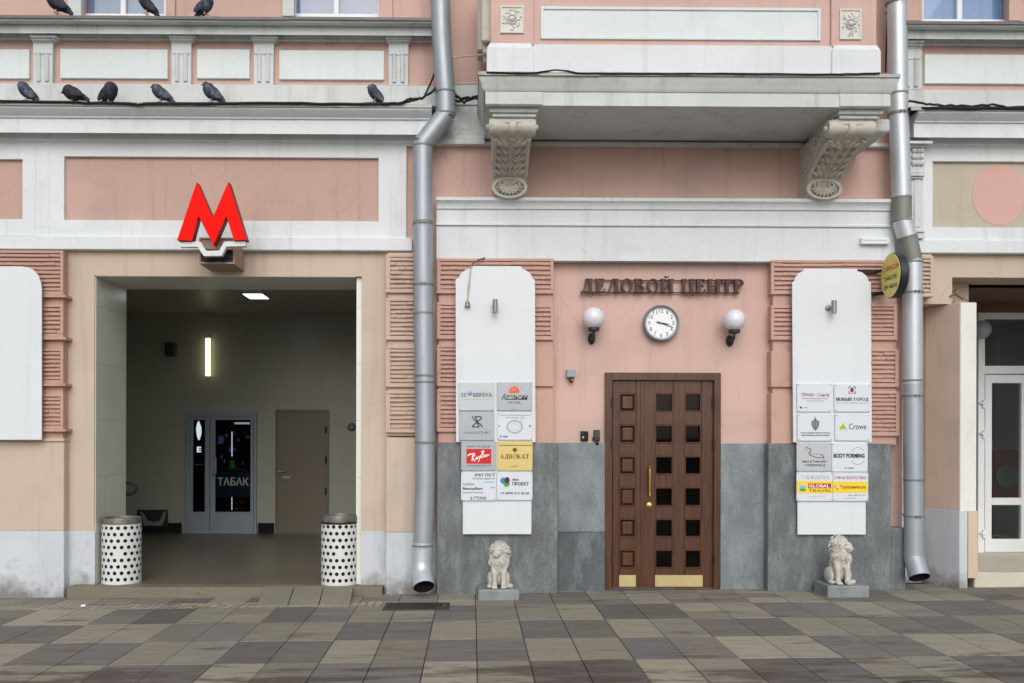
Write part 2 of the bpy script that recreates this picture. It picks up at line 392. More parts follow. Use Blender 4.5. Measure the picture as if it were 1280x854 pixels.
M['block'] = granite_mat('rough granite block', (124,130,132), .25)

def slab_mat(name, c, sx, sz, rough=.3):
    """big polished stone slabs with thin joints (x-z wall slabs)"""
    m = mat(name, c, rough=rough, spec=.5, var=.05, vscale=1.5)
    n = m.node_tree.nodes; L = m.node_tree.links; b = n['Principled BSDF']
    tc = n.new('ShaderNodeTexCoord'); sp = n.new('ShaderNodeSeparateXYZ'); L.new(tc.outputs['Object'], sp.inputs[0])
    ad = n.new('ShaderNodeMath'); ad.operation = 'ADD'; L.new(sp.outputs[0], ad.inputs[0]); L.new(sp.outputs[1], ad.inputs[1])
    cb = n.new('ShaderNodeCombineXYZ'); L.new(ad.outputs[0], cb.inputs[0]); L.new(sp.outputs[2], cb.inputs[1])
    br = n.new('ShaderNodeTexBrick'); br.inputs['Scale'].default_value = 1; br.inputs['Brick Width'].default_value = sx; br.inputs['Row Height'].default_value = sz
    br.inputs['Mortar Size'].default_value = .003; br.offset = .5
    br.inputs['Color1'].default_value = (.97,.97,.97,1); br.inputs['Color2'].default_value = (1.02,1.02,1.02,1); br.inputs['Mortar'].default_value = (.68,.68,.64,1)
    L.new(cb.outputs[0], br.inputs['Vector'])
    src = b.inputs['Base Color'].links[0].from_socket
    mx = n.new('ShaderNodeMix'); mx.data_type = 'RGBA'; mx.blend_type = 'MULTIPLY'; mx.inputs['Factor'].default_value = 1
    L.new(src, mx.inputs['A']); L.new(br.outputs['Color'], mx.inputs['B']); L.new(mx.outputs['Result'], b.inputs['Base Color']); return m
M['tile_in'] = slab_mat('passage stone cladding', (179,181,168), .75, .46)
M['floor_in'] = mat('passage granite floor', (112,106,92), rough=.32, var=.12, fine=.15, fscale=120, bump=.03)

def paving_mat():
    m = bpy.data.materials.new('paving slabs'); m.use_nodes = True; n = m.node_tree.nodes; L = m.node_tree.links; b = n['Principled BSDF']
    at = n.new('ShaderNodeAttribute'); at.attribute_name = 'tile'; sp = n.new('ShaderNodeSeparateColor'); L.new(at.outputs['Color'], sp.inputs[0])
    tc = n.new('ShaderNodeTexCoord')
    def nz(scale, vec=None, d=6, r=.6):
        t = n.new('ShaderNodeTexNoise'); t.inputs['Scale'].default_value = scale; t.inputs['Detail'].default_value = d; t.inputs['Roughness'].default_value = r
        L.new(vec or tc.outputs['Object'], t.inputs['Vector']); return t.outputs['Fac']
    def mr(f, a, c, lo=.3, hi=.7):
        q = n.new('ShaderNodeMapRange'); q.inputs['From Min'].default_value = lo; q.inputs['From Max'].default_value = hi; q.inputs['To Min'].default_value = a; q.inputs['To Max'].default_value = c
        L.new(f, q.inputs[0]); return q.outputs[0]
    def mix(f, A, B, mode='MIX'):
        q = n.new('ShaderNodeMix'); q.data_type = 'RGBA'; q.blend_type = mode
        if isinstance(f, float): q.inputs['Factor'].default_value = f
        else: L.new(f, q.inputs['Factor'])
        for s_, v in (('A',A),('B',B)):
            if isinstance(v, tuple): q.inputs[s_].default_value = (*v,1)
            else: L.new(v, q.inputs[s_])
        return q.outputs['Result']
    k = 1.27
    lt = tuple(v*k for v in lin((133,128,113))); dk = tuple(v*k for v in lin((98,93,88)))
    col = mix(sp.outputs[0], dk, lt)
    col = mix(1.0, col, mr(sp.outputs[1], .76, 1.22, 0, 1), 'MULTIPLY')
    col = mix(mr(sp.outputs[2], 0, .5, .6, 1), col, tuple(v*k for v in lin((104,104,104))))
    mp = n.new('ShaderNodeMapping'); mp.inputs['Scale'].default_value = (.8,3.5,1); L.new(tc.outputs['Object'], mp.inputs[0])
    col = mix(1.0, col, mr(nz(3, mp.outputs[0], 9, .75), .79, 1.19), 'MULTIPLY')
    col = mix(1.0, col, mr(nz(110), .86, 1.14), 'MULTIPLY')
    sy = n.new('ShaderNodeSeparateXYZ'); L.new(tc.outputs['Object'], sy.inputs[0])
    ad = n.new('ShaderNodeMath'); ad.operation = 'ADD'; L.new(nz(1.1, mp.outputs[0], 9, .72), ad.inputs[0]); L.new(mr(sy.outputs[1], .10, 0, -3.6, -3.0), ad.inputs[1])
    st = mr(ad.outputs[0], 0, .75, .565, .65)
    col = mix(st, col, tuple(v*k for v in lin((66,54,46))))
    vg = n.new('ShaderNodeTexVoronoi'); vg.inputs['Scale'].default_value = 4.5; L.new(tc.outputs['Object'], vg.inputs['Vector'])
    sg = n.new('ShaderNodeSeparateColor'); L.new(vg.outputs['Color'], sg.inputs[0])
    gq = n.new('ShaderNodeMath'); gq.operation = 'MULTIPLY'; L.new(mr(vg.outputs['Distance'], .6, 0, .05, .09), gq.inputs[0]); L.new(mr(sg.outputs[0], 0, 1, .5, .55), gq.inputs[1])
    col = mix(gq.outputs[0], col, tuple(v*k for v in lin((62,58,54))))
    L.new(col, b.inputs['Base Color'])
    L.new(mr(nz(6), .68, .95), b.inputs['Roughness'])
    bp = n.new('ShaderNodeBump'); bp.inputs['Strength'].default_value = .2; bp.inputs['Distance'].default_value = .004; L.new(nz(160), bp.inputs['Height']); L.new(bp.outputs[0], b.inputs['Normal'])
    return m
M['paving'] = paving_mat()
M['asphalt'] = mat('asphalt', (64,62,60), k=1, rough=.9, var=.15, fine=.15, fscale=150)
M['grout'] = mat('sandy paving joint', (58,55,50), rough=.95, k=.7)

# ------------------------------------------------------------------ ground
def slope_sheet(name, x0, x1, y0, y1, dz, m, nx=1):
    mb = MB(); mb.add([(x0,y0,gz(x0)+dz),(x1,y0,gz(x1)+dz),(x1,y1,gz(x1)+dz),(x0,y1,gz(x0)+dz)], [(0,1,2,3)])
    return tag(build(name, mb, m), kind='structure')
slope_sheet('ground', -400, 400, -400, -.0, -.16, M['asphalt'])
kb = MB()
for x0 in range(-60, 60, 2):
    z = gz(x0+1); kb.box(x0, x0+1.99, -13.2, -13.0, z-.2, z+.0)
tag(build('kerb', kb, M['block'], bevel=.015), kind='structure')
slope_sheet('pavement_bed', -60, 60, -13.0, .9, -.010, M['grout'])
def pavement():
    cx0, cy0, cs = X(654.5, -10.39+8.06+0), -0.88, .787       # corner of one light cell, cell size
    cx0 = .435
    vs, fs, cols = [], [], []
    def tile(x0, x1, y0, y1, typ, sub=1):
        g = .0022; e = .004
        a = random.random(); c = random.random()
        dz = random.uniform(-.0012, .0012)
        for (ax, bx_, ay, by) in ((x0+g, x1-g, y0+g, y1-g),):
            if bx_-ax < .01 or by-ay < .01: continue
            b = len(vs)
            for (q, w_) in ((0, -.008), (e, 0.0)):
                for (xx, yy) in ((ax+q,ay+q),(bx_-q,ay+q),(bx_-q,by-q),(ax+q,by-q)):
                    vs.append((xx, yy, gz(xx)+w_+dz))
            f = [(b+4,b+5,b+6,b+7),(b,b+1,b+5,b+4),(b+1,b+2,b+6,b+5),(b+2,b+3,b+7,b+6),(b+3,b,b+4,b+7)]
            fs.extend(f); cols.extend([(typ, a, c, 1)]*5)
    h = cs/2; ymax = .02
    for i in range(-32, 34):
        for j in range(-2, 16):
            x0 = cx0+i*h; y1 = cy0-j*cs; y0 = y1-cs
            if y0 > ymax: continue
            y1c = min(y1, ymax)
            typ = 1.0 if ((i//2)+j) % 2 == 0 else 0.0
            typ = min(1, max(0, typ + random.uniform(-.16,.16)))
            if j == -1 and x0 < -.95:                            # strip of small pebbled slabs along the metro doorway
                for a in range(5):
                    for b_ in range(5): tile(x0+a*h/5, x0+(a+1)*h/5, y0+b_*.06, y0+(b_+1)*.06, 1.15+random.uniform(-.15,.05))
                for a in range(2): tile(x0, x0+h, y0+.3+a*.3, min(ymax, y0+.3+(a+1)*.3), random.choice([.1,.2,.5,.9]))
                continue
            if j < 0:                                            # odd cut slabs along the wall
                m1, m2 = y0+cs*random.uniform(.35,.5), y0+cs*random.uniform(.7,.85)
                for p, q in ((y0,m1),(m1,min(m2,y1c)),(m2,y1c)):
                    if q-p > .02: tile(x0, x0+h, p, q, min(1,max(0,typ*.6+random.choice([0,.15,.3,.4]))))
                continue
            if random.random() < .16:
                m_ = (y0+y1c)/2
                tile(x0, x0+h, y0, m_, typ); tile(x0, x0+h, m_, y1c, typ)
            else: tile(x0, x0+h, y0, y1c, typ)
    me = bpy.data.meshes.new('pavement'); me.from_pydata(vs, [], fs); me.update()
    ca = me.color_attributes.new('tile', 'FLOAT_COLOR', 'CORNER')
    for p in me.polygons:
        for li in p.loop_indices: ca.data[li].color = cols[p.index]
    me.materials.append(M['paving']); o = bpy.data.objects.new('pavement', me); C.objects.link(o); tag(o, kind='structure')
pavement()

# ------------------------------------------------------------------ the building
B = thing('building', 'pink plastered old building with white cornices, balcony, granite base and metro passage', 'building')
def bpart(name, mb, m, parent=None, label=None, **k):
    o = build(name, mb, M[m] if isinstance(m,str) else m, parent or B, **k)
    if label: o['label'] = label
    return o
PXL, PXR, TOP = -240, 1540, -420
# walls (main plane y = 0)
def zz(py, px): return 546-(546-py)*(Z(py,0,px)-EYE)/(Z(py,0,600)-EYE)
u20, u314, l345 = zz(20,250), zz(314,250), zz(345,282)
mb = MB(); mb.wall(PXL, u20, 545, u314, 0, .45)             # left wing, upper, below the windows
for a_, b_ in ((PXL,101),(209,366),(474,545)): mb.wall(a_, TOP, b_, u20, 0, .45)
for a_, b_ in ((101,209),(366,474)): mb.wall(a_, TOP, b_, -180, 0, .45)
bpart('wall', mb, 'pink')
mb = MB(); mb.wall(545, TOP, 757, 327, 0, .45); mb.wall(900, TOP, 1128, 327, 0, .45); mb.wall(757, TOP, 900, 327, 0, .45)
bpart('wall', mb, 'pink')
u27, u318, l347 = zz(27,1210), zz(318,1210), zz(347,1250)
mb = MB(); mb.wall(1128, u27, 1540, u318, 0, .45); mb.wall(1128, TOP, 1152, u27, 0, .45); mb.wall(1262, TOP, 1540, u27, 0, .45); mb.wall(1152, TOP, 1262, -174, 0, .45)
bpart('wall', mb, 'pink')
mb = MB(); mb.wall(545, 327, 757, 0, 0, .45, True); mb.wall(900, 327, 1128, 0, 0, .45, True); mb.wall(757, 327, 900, zz(466,828), 0, .45)
bpart('wall', mb, 'pink_c')
mb = MB(); mb.wall(PXL, u314, 118, 0, 0, .9, True); mb.wall(118, u314, 452, l345, 0, .9); mb.wall(452, u314, 545, 0, 0, .9, True)
bpart('wall', mb, 'beige', label='beige lower wall around the open passage')
mb = MB(); mb.wall(1128, u318, 1190, zz(380,1170), 0, .5); mb.wall(1190, u318, 1430, l347, 0, .5); mb.wall(1430, u318, PXR, 0, 0, .5, True)
bpart('wall', mb, 'beige')
# niche behind the right drainpipe
mb = MB(); mb.box(X(1128)-.3, X(1128)+.9, .34, .8, -.3, Z(300)); bpart('niche_wall', mb, 'beige'); mb = MB(); mb.box(X(1128)+.001, X(1128)+.85, .335, .36, -.3, Z(638,.335,1145)); bpart('painted_base', mb, 'base')
# painted base band of the left wing
mb = MB(); mb.rectg(80, 664, 118.5, -.004, .02); mb.rectg(451.5, 664, 545, -.004, .02)
bpart('painted_base', mb, 'base')

# ---- cornices: (py, y) profiles closed at the wall
def cornice(name, pxc, x0, x1, prof, m, parent=None, back=.02, **k):
    pts = [(y, Z(py, y, pxc)) for py, y in prof]
    pts = [(back, pts[0][1]+.0)] + pts + [(back, pts[-1][1])]
    mb = MB(); mb.extr(pts, x0, x1)
    return bpart(name, mb, m, parent, **k)
M['zinc_d'] = mat('dark sheet metal edge', (104,102,100), rough=.5, metal=.3, var=.12)
def flashing(pxc, x0, x1, py0, py1, yf, m='zinc'):
    mb = MB(); n = 9; zt, zb = Z(py0,yf,pxc), Z(py1,yf,pxc)
    for i in range(n):                                     # slightly buckled sheet metal
        a, b = x0+(x1-x0)*i/n, x0+(x1-x0)*(i+1)/n
        dz = random.uniform(-.003,.003); dy = random.uniform(-.005,.003)
        mb.add([(a,yf+dy,zb+dz),(b-.004,yf+dy,zb+dz*.2),(b-.004,yf+dy,zt+dz*.2),(a,yf+dy,zt+dz),(a,.01,zt+.05),(b-.004,.01,zt+.05),(a,yf+dy+.02,zb+dz),(b-.004,yf+dy+.02,zb+dz*.2)],
               [(0,1,2,3),(3,2,5,4),(1,0,6,7)])
    return bpart('flashing', mb, m)
UP = [(23.5,-.31),(27,-.30),(29,-.26),(31.5,-.225),(32,-.20),(43,-.20),(43.02,-.09),(49.5,-.085),(51,-.06),(52.5,-.03)]
LO = [(133,-.35),(136,-.345),(141,-.31),(146,-.265),(148,-.26),(148.8,-.24),(167,-.24),(167.02,-.10),(176,-.09),(178.5,-.06),(181,-.05)]
BAND = [(296,-.085),(312,-.085),(313,-.07)]
xl, xe = X(PXL), X(540)
xr0, xr = X(1136), X(PXR)
for (a, b, e1, e2) in ((xl, xe, 0, 0), (xr0, xr, 0, 0)):
    cornice('cornice', 250, a if a < 0 else X(1127,-.3,40), b, UP, 'white_old', smooth=35)
    flashing(250, a if a < 0 else X(1127,-.3,40), b+.01, 20.5, 24, -.325, 'zinc_d')
    cornice('cornice', 250, a if a < 0 else X(1143,-.25,150), b-.0, LO, 'white', smooth=35)
    flashing(250, a if a < 0 else X(1135,-.3,150), b+.01, 128.5, 133, -.365)
    cornice('string_course', 250, a, X(515) if a < 0 else b, BAND, 'white', bevel=.004)
# ---- frieze under the upper cornice
def frieze(x0p, x1p, pxc, dy):
    mb = MB(); mb.rect(x0p, 51.5+dy, x1p, 106+dy, -.03, .02); bpart('frieze', mb, 'pink')
    mb = MB(); mb.rect(x0p, 105.5+dy, x1p, 131+dy, -.11, .02); bpart('ledge', mb, 'white_old', bevel=.004)
frieze(PXL, 545, 250, 0); frieze(1133, PXR, 1250, 7.4)
mbp = []
for a, b, dy in ((-150,36.5,0),(75,209.5,0),(246,312,0),(349,480,1.5),(1156,1330,6.8),(1366,1500,7)):
    mb = MB(); mb.rect(a, 61.5+dy, b, 98+dy, -.062, -.02); bpart('frieze_panel', mb, 'panel', bevel=.004)
def pilaster(pc, dy, w=12.5):
    mb = MB()
    mb.rect(pc-w, 45+dy, pc+w, 105.6+dy, -.085, -.02)
    prof = [(-.10,50),(-.13,46.5),(-.16,44.5),(-.165,43.4)]
    for i, (yy, p) in enumerate(prof):
        mb.rect(pc-w-1.2*i-1, p+dy-.3, pc+w+1.2*i+1, (prof[i-1][1] if i else 53)+dy, yy, -.02+.002*i)
    for s in (-5.2, 5.2):                                   # two raised reeds with a knob on top
        xc = X(pc+s, -.09, 80); z0, z1 = Z(102+dy,-.09,pc), Z(68+dy,-.09,pc)
        mb.tube([(xc,-.084,z0),(xc,-.084,z1)], .024, 10)
        mb.ell((xc,-.09,z1+.012), (.024,.02,.02), n=10, m=6)
    mb.rect(pc-w+1, 65.6+dy, pc+w-1, 67.4+dy, -.094, -.02)
    bpart('pilaster', mb, 'white_old', bevel=.003, smooth=40)
for p, dy in ((53.5,0),(226.5,0),(329.5,.6),(498,1.3),(1140,6.5),(1348,7)): pilaster(p, dy)

# ---- field with white frames under the lower cornice
mb = MB(); y = -.05
def frame(mb, xo0, yo0, xo1, yo1, xi0, yi0, xi1, yi1, yf, yb):
    mx, my = (max(xo0,-60)+min(xo1,1340))/2, (yo0+yo1)/2
    O = [(X(a,yf,my), Z(b,yf,mx)) for a, b in ((xo0,yo1),(xo1,yo1),(xo1,yo0),(xo0,yo0))]
    I = [(X(a,yf,my), Z(b,yf,mx)) for a, b in ((xi0,yi1),(xi1,yi1),(xi1,yi0),(xi0,yi0))]
    vs = [(x,yf,z) for x,z in O+I]+[(x,yb,z) for x,z in O+I]; fs = []
    for k in range(4):
        n = (k+1)%4
        fs += [(k,n,4+n,4+k),(8+k,12+k,12+n,8+n),(k,8+k,8+n,n),(4+k,4+n,12+n,12+k)]
    mb.add(vs, fs)
frame(mb, 62, 176, 508, 297.3, 80, 196.5, 473, 276, -.05, .01)
frame(mb, PXL, 176, 44, 294.7, -190, 199, 28, 274, -.05, .01)
mb.rect(44, 176, 62, 295.5, -.055, .01)
bpart('panel_frame', mb, 'white', bevel=.003)
mb = MB(); mb.rect(79, 196, 474, 277, -.006, .01); mb.rect(-191, 198, 29, 275, -.006, .01); bpart('sunk_panel', mb, 'pink_panel')
mb = MB(); frame(mb, 1147, 182, PXR, 303, 1166, 202, 1345, 284.5, -.05, .01); bpart('panel_frame', mb, 'white', bevel=.003)
mb = MB(); mb.rect(1165, 201, 1346, 285, -.006, .01); bpart('sunk_panel', mb, 'tan', label='tan sunk panel with a salmon paint patch')
mb = MB(); c = W(1248,243,-.008); sc = 115/1.0
pts = []
for k in range(40):
    a = 2*math.pi*k/40; r = .285*(1+.05*mnoise.noise(Vector((math.cos(a)*1.5, math.sin(a)*1.5, 3))))
    pts.append((c.x+r*math.cos(a)*1.02, c.z+max(-.345, min(.338, r*1.16*math.sin(a)))))
mb.prism(pts, -.010, -.004); bpart('paint_patch', mb, 'salmon')
# slim carved pilaster right of the right drainpipe
mb = MB()
mb.rect(1139, 222, 1154, 289, -.10, .01); mb.rect(1143, 224, 1150, 284, -.112, .01)
mb.rect(1136.5, 216, 1156.5, 220, -.15, .01); mb.rect(1138, 220, 1155, 223, -.13, .01)
mb.rect(1138, 184, 1156, 216, -.11, .01)
mb.rect(1134, 176, 1166, 179.5, -.21, .01); mb.rect(1136, 179.5, 1160, 184, -.16, .01)
mb.rect(1138, 287, 1156, 290, -.14, .01); mb.rect(1138, 290, 1156, 298, -.12, .01)
for i in range(9):
    q = W(1142+(i%3)*5.0, 188+(i//3)*8, -.115); mb.ell(q, (.028,.03,.035), n=10, m=6)
bpart('pilaster', mb, 'white_old', bevel=.003, smooth=40)
# flat white band and moulding between the left pipe and the balcony
mb = MB(); mb.rect(545, 106, 606, 131, -.07, .01); mb.rect(545, 131, 606, 168, -.05, .01); mb.rect(545, 168, 606, 173, -.08, .01); mb.rect(545, 173, 606, 180, -.10, .01)
bpart('ledge', mb, 'white_old', bevel=.004)
# moulding under the balcony against the wall
mb = MB(); mb.rect(606, 177.5, 1113, 182.5, -.07, .01); bpart('moulding', mb, 'white_old', bevel=.006)
# white entablature over the entrance
mb = MB()
prof = [(247.5,-.215),(251.5,-.215),(254,-.19),(258,-.17),(262,-.165),(262.5,-.145),(279.5,-.142),(280.5,-.16),(282.5,-.16),(283,-.135),(326.5,-.13)]
pts = [(.01, Z(246.5,-.2,830))]+[(yy, Z(p,yy,830)) for p,yy in prof]+[(.01, Z(326.5,-.13,830))]
mb.extr(pts, X(545,-.13), X(1118,-.13)); bpart('entablature', mb, 'white', smooth=30)
mb = MB(); mb.rect(1118.5, 250, 1148, 318, -.06, .01); bpart('entablature', mb, 'white')

# ---- rusticated pillars
def ribs(mb, px0, py0, px1, py1, yf, pitch=5.1, worn=.10):
    n = max(2, int((py1-py0)/pitch)); h = (py1-py0)/n
    x0, x1 = X(px0,yf,py0), X(px1,yf,py0); mx = (px0+px1)/2
    for i in range(n):
        za, zb = Z(py0+h*i+1.05,yf,mx), Z(py0+h*(i+1)-1.15,yf,mx)
        x = x0
        while x < x1-.005:
            L_ = random.uniform(.05,.22); e = min(x1, x+L_)
            if x1-e < .03: e = x1
            d = random.uniform(-.003,.003); q = random.uniform(-.003,.003)
            if random.random() < worn: d += random.uniform(.004,.012); q -= .004
            mb.box(x+.0004, e-.0004, yf+d, yf+.04, zb+q*.5, za+q); x = e
def pillar_block(mb, px0, py0, px1, py1, yf, rib=True, edge=(4,4), worn=.1, bord=5):
    """block with a sunk ribbed field"""
    if not rib: mb.rect(px0, py0, px1, py1, yf, .02); return
    mb.rect(px0, py0, px1, py1, yf+.028, .02)
    mb.rect(px0, py0, px1, py0+bord*.7, yf, yf+.03); mb.rect(px0, py1-bord, px1, py1, yf, yf+.03)
    if edge[0]: mb.rect(px0, py0+bord*.7, px0+edge[0], py1-bord, yf, yf+.03)
    if edge[1]: mb.rect(px1-edge[1], py0+bord*.7, px1, py1-bord, yf, yf+.03)
    ribs(mb, px0+(edge[0] or 0), py0+bord*.7, px1-(edge[1] or 0), py1-bord, yf, worn=worn)
YP = -.15
# left of the passage
mb = MB()
mb.rect(PXL, 313, 79, 552, YP+.035, .02)
pillar_block(mb, PXL, 313.5, 79, 368, YP, edge=(4,4), bord=4)
for a, b in ((381,421),(436,479),(493,536)): pillar_block(mb, PXL, a, 79, b, YP, edge=(4,4), bord=4)
for a in (368,421,479,536): mb.rect(PXL, a, 82, a+3.5, YP-.025, .02)
bpart('rusticated_pillar', mb, 'rib_l', bevel=.002)
mb = MB(); mb.rect(PXL, 552, 80, 664, YP+.02, .02); mb.rect(PXL, 548, 80, 552, YP-.0, .02); bpart('pillar_shaft', mb, 'beige', bevel=.006)
mb = MB(); mb.rectg(PXL, 664, 80, YP+.018, .02); bpart('painted_base', mb, 'base', bevel=.006)
# right of the passage (behind the left drainpipe)
mb = MB(); mb.rect(484.5, 316, 536, 545, YP+.04, .02)
for a, b in ((318,366),(373,425),(432.5,484),(489,541)): pillar_block(mb, 482, a, 538, b, YP, edge=(6,3), worn=.22)
bpart('rusticated_pillar', mb, 'beige_rib', bevel=.004)
mb = MB(); mb.rect(482, 547, 538, 666, YP+.01, .02); bpart('pillar_shaft', mb, 'beige', bevel=.01)
mb = MB(); mb.rectg(482, 666, 538, YP+.008, .02); bpart('painted_base', mb, 'base', bevel=.01)
# left of the wooden door
mb = MB(); mb.rect(548, 323, 691, 554, YP+.035, .02)
for a, b in ((323,367),(378,424),(431,483),(487,540)): pillar_block(mb, 546, a, 610, b, YP, edge=(5,0), worn=.14)
for a, b in ((323,367),(381,425)): pillar_block(mb, 610, a, 692, b, YP, edge=(0,4), worn=.06)
for a, b in ((435,483),(492,554)): mb.rect(625, a, 692, b, YP, .02)
bpart('rusticated_pillar', mb, 'pink_rib', bevel=.003)
# right of the wooden door
mb = MB(); mb.rect(966, 325, 1121, 556, YP+.035, .02)
for a, b in ((325,368),(382,425)): pillar_block(mb, 964, a, 1040, b, YP, edge=(4,0), worn=.06)
for a, b in ((439,484),(492,555)): mb.rect(964, a, 1030, b, YP, .02)
for a, b, e in ((325,366,1118),(380,425,1122),(436,484,1124),(489,545,1125)): pillar_block(mb, 1040, a, e, b, YP, edge=(0,5), worn=.3)
bpart('rusticated_pillar', mb, 'pink_rib', bevel=.003)
# stub right of the right drainpipe
mb = MB(); mb.rect(1145, 318, 1165, 372, YP+.05, .02); pillar_block(mb, 1140, 320, 1167, 371, YP, edge=(3,4), worn=.1)
bpart('rusticated_pillar', mb, 'beige_rib', bevel=.003)

# ---- granite cladding
YG = -.185
mb = MB(); mb.rectg(546, 553.5, 697, YG, .02); mb.rectg(960, 554.5, 1114, YG, .02); mb.rectg(1114, 660, 1132, YG-.001, .02)
bpart('granite_cladding', mb, 'granite', bevel=.005)
mb = MB(); mb.rect(697, 553.5, 757, 665, -.045, .02); mb.rect(900.5, 554.5, 960, 740, -.045, .02)
bpart('granite_cladding', mb, 'granite_l', bevel=.003)
mb = MB(); mb.rectg(697, 665.5, 757, -.048, .02); mb.rectg(900.5, 741, 960, -.048, .02)
bpart('granite_cladding', mb, 'granite_d', bevel=.003)

# ---- upper windows
def window(p0, p1, top, bot, pm, parent=B):
    yf = .10
    fr = MB(); wd = 3.0
    fr.rect(p0, top, p0+wd, bot, yf, yf+.07); fr.rect(p1-wd, top, p1, bot, yf, yf+.07); fr.rect(pm-3.2, top, pm+3.2, bot, yf-.003, yf+.067)
    fr.rect(p0, top, p1, top+5, yf-.001, yf+.06); fr.rect(p0, bot-3, p1, bot+3, yf-.002, yf+.06); fr.rect(p0+wd, top+60, p1-wd, top+65, yf+.002, yf+.06)
    o = bpart('window', fr, 'pvc', parent, bevel=.004)
    g = MB(); g.rect(p0+1, top+1, p1-1, bot, yf+.03, yf+.036); bpart('pane', g, 'glass_b', o)
    cu = MB()
    x0, x1, z0, z1 = X(p0), X(p1), Z(bot+12), Z(top)
    n = 60; vs = []; fs = []
    for i in range(n+1):
        x = x0-.4+(x1-x0+.8)*i/n; yy = .175+.010*math.sin(i*1.3)+.006*math.sin(i*.5)
        vs += [(x,yy,z0-.1),(x,yy,z1+.1)]
    for i in range(n): fs.append((2*i,2*i+2,2*i+3,2*i+1))
    cu.add(vs, fs); bpart('curtain', cu, 'reflection_curtain_b' if p0 > 900 else 'curtain', o, smooth=80)  # folded sheet behind the glass, coloured like the reflected sky
window(101, 208, -178, 20, 154); window(367, 475, -178, 20, 420.5); window(1152, 1262, -172, 27, 1200)
mb = MB()
for a, b in ((85,101.5),(353,368)): mb.rect(a, TOP+60, b, 20, -.06, .02)
bpart('window_surround', mb, 'white_old', bevel=.004)
mb = MB()
for a, b in ((208,219),(474,491),(1132,1152),(1262,1278)): mb.rect(a, TOP+60, b, 26, -.04, .02)
bpart('window_surround', mb, 'pink', bevel=.004)

# ---- balcony
YB = -1.13
bal = MB(); xL, xR = X(606.5,YB,120), X(1113,YB,120)
zs = Z(133,YB,860); zt = Z(96,YB,860)
def mold3(mb, prof):                                        # moulding round three sides; prof (offset, z), bottom first
    rings = []
    for o_, z in prof:
        rings.append([(xL-o_, .0, z),(xL-o_, YB-o_, z),(xR+o_, YB-o_, z),(xR+o_, .0, z)])
    vs = [p for r in rings for p in r]; fs = []
    for i in range(len(rings)-1):
        for k in range(3): fs.append((i*4+k, i*4+k+1, (i+1)*4+k+1, (i+1)*4+k))
    L_ = (len(rings)-1)*4
    fs += [(3,2,1,0),(L_,L_+1,L_+2,L_+3)]
    mb.add(vs, fs)
za = Z(115.5,YB,860)
mold3(bal, [(0,zs),(0,za-.002),(.012,za),(.018,za+.012),(.03,za+.03),(.04,za+.07),(.058,za+.10),(.062,za+.125)])
BAL = bpart('balcony', bal, 'white_old', smooth=35)
mb = MB(); zq = za+.126
vs = []
n = 7
for i in range(n):
    a, b = xL-.07+(xR-xL+.14)*i/n, xL-.07+(xR-xL+.14)*(i+1)/n-.003
    dz = random.uniform(-.003,.003); yy = YB-.078+random.uniform(-.006,.004)
    mb.box(a, b, yy, YB+.3, zq+dz, zq+.035+dz)
mb.box(xL-.07, xL+.3, YB+.3, 0, zq, zq+.034); mb.box(xR-.3, xR+.07, YB+.3, 0, zq, zq+.034)
bpart('flashing', mb, 'zinc', BAL)
# parapet
YQ = -1.02
zb0 = zq+.03; zb1 = Z(58,YQ,850); zp = Z(-60,YQ,850)
x0, x1 = X(608.5,YQ-.05,75), X(1101,YQ-.05,75)
xa, xb = X(667,YQ,30), X(1038,YQ,30)
mb = MB()
mb.box(xa-.02, xb+.02, YQ-.03, YQ+.2, zb0, zb1)                      # white base, recessed middle
mb.box(x0, xa, YQ-.055, YQ+.25, zb0, zb1-.05); mb.box(xb, x1, YQ-.055, YQ+.25, zb0, zb1-.05)
for a, b in ((x0, xa), (xb, x1)):                                    # sloped top of the post bases
    e = .03
    vs = [(a,YQ-.055,zb1-.05),(b,YQ-.055,zb1-.05),(b,YQ+.25,zb1-.05),(a,YQ+.25,zb1-.05),(a+e,YQ-.04+e*.3,zb1+.01),(b-e,YQ-.04+e*.3,zb1+.01),(b-e,YQ+.25,zb1+.01),(a+e,YQ+.25,zb1+.01)]
    mb.add(vs, [(0,3,2,1),(4,5,6,7),(0,1,5,4),(1,2,6,5),(2,3,7,6),(3,0,4,7)])
mb.box(x0+.02, x0+.25, YQ+.25, 0, zb0, zb1); mb.box(x1-.25, x1-.02, YQ+.25, 0, zb0, zb1)
bpart('parapet_base', mb, 'white', BAL, bevel=.004)
mb = MB(); mb.box(xa, xb, YQ, YQ+.18, zb1-.001, zp)
mb.box(x0+.035, xa+.002, YQ-.03, YQ+.24, zb1-.02, zp); mb.box(xb-.002, x1-.035, YQ-.03, YQ+.24, zb1-.02, zp)
mb.box(x0+.05, x0+.22, YQ+.24, 0, zb1-.01, zp); mb.box(x1-.22, x1-.05, YQ+.24, 0, zb1-.01, zp)
bpart('parapet', mb, 'pink_c', BAL, bevel=.004)
mb = MB(); frame(mb, 676, 9, 1026, 49.5, 679.5, 12.5, 1022.5, 46, YQ-.02, YQ+.01); mb.rect(679, 12, 1023, 46.5, YQ-.006, YQ+.01)
bpart('parapet_panel', mb, 'panel', BAL, bevel=.003)
mb = MB(); mb.box(x0-.04, x1+.04, YQ-.12, YQ+.3, zp, zp+.09); bpart('parapet_rail', mb, 'white', BAL, bevel=.01)
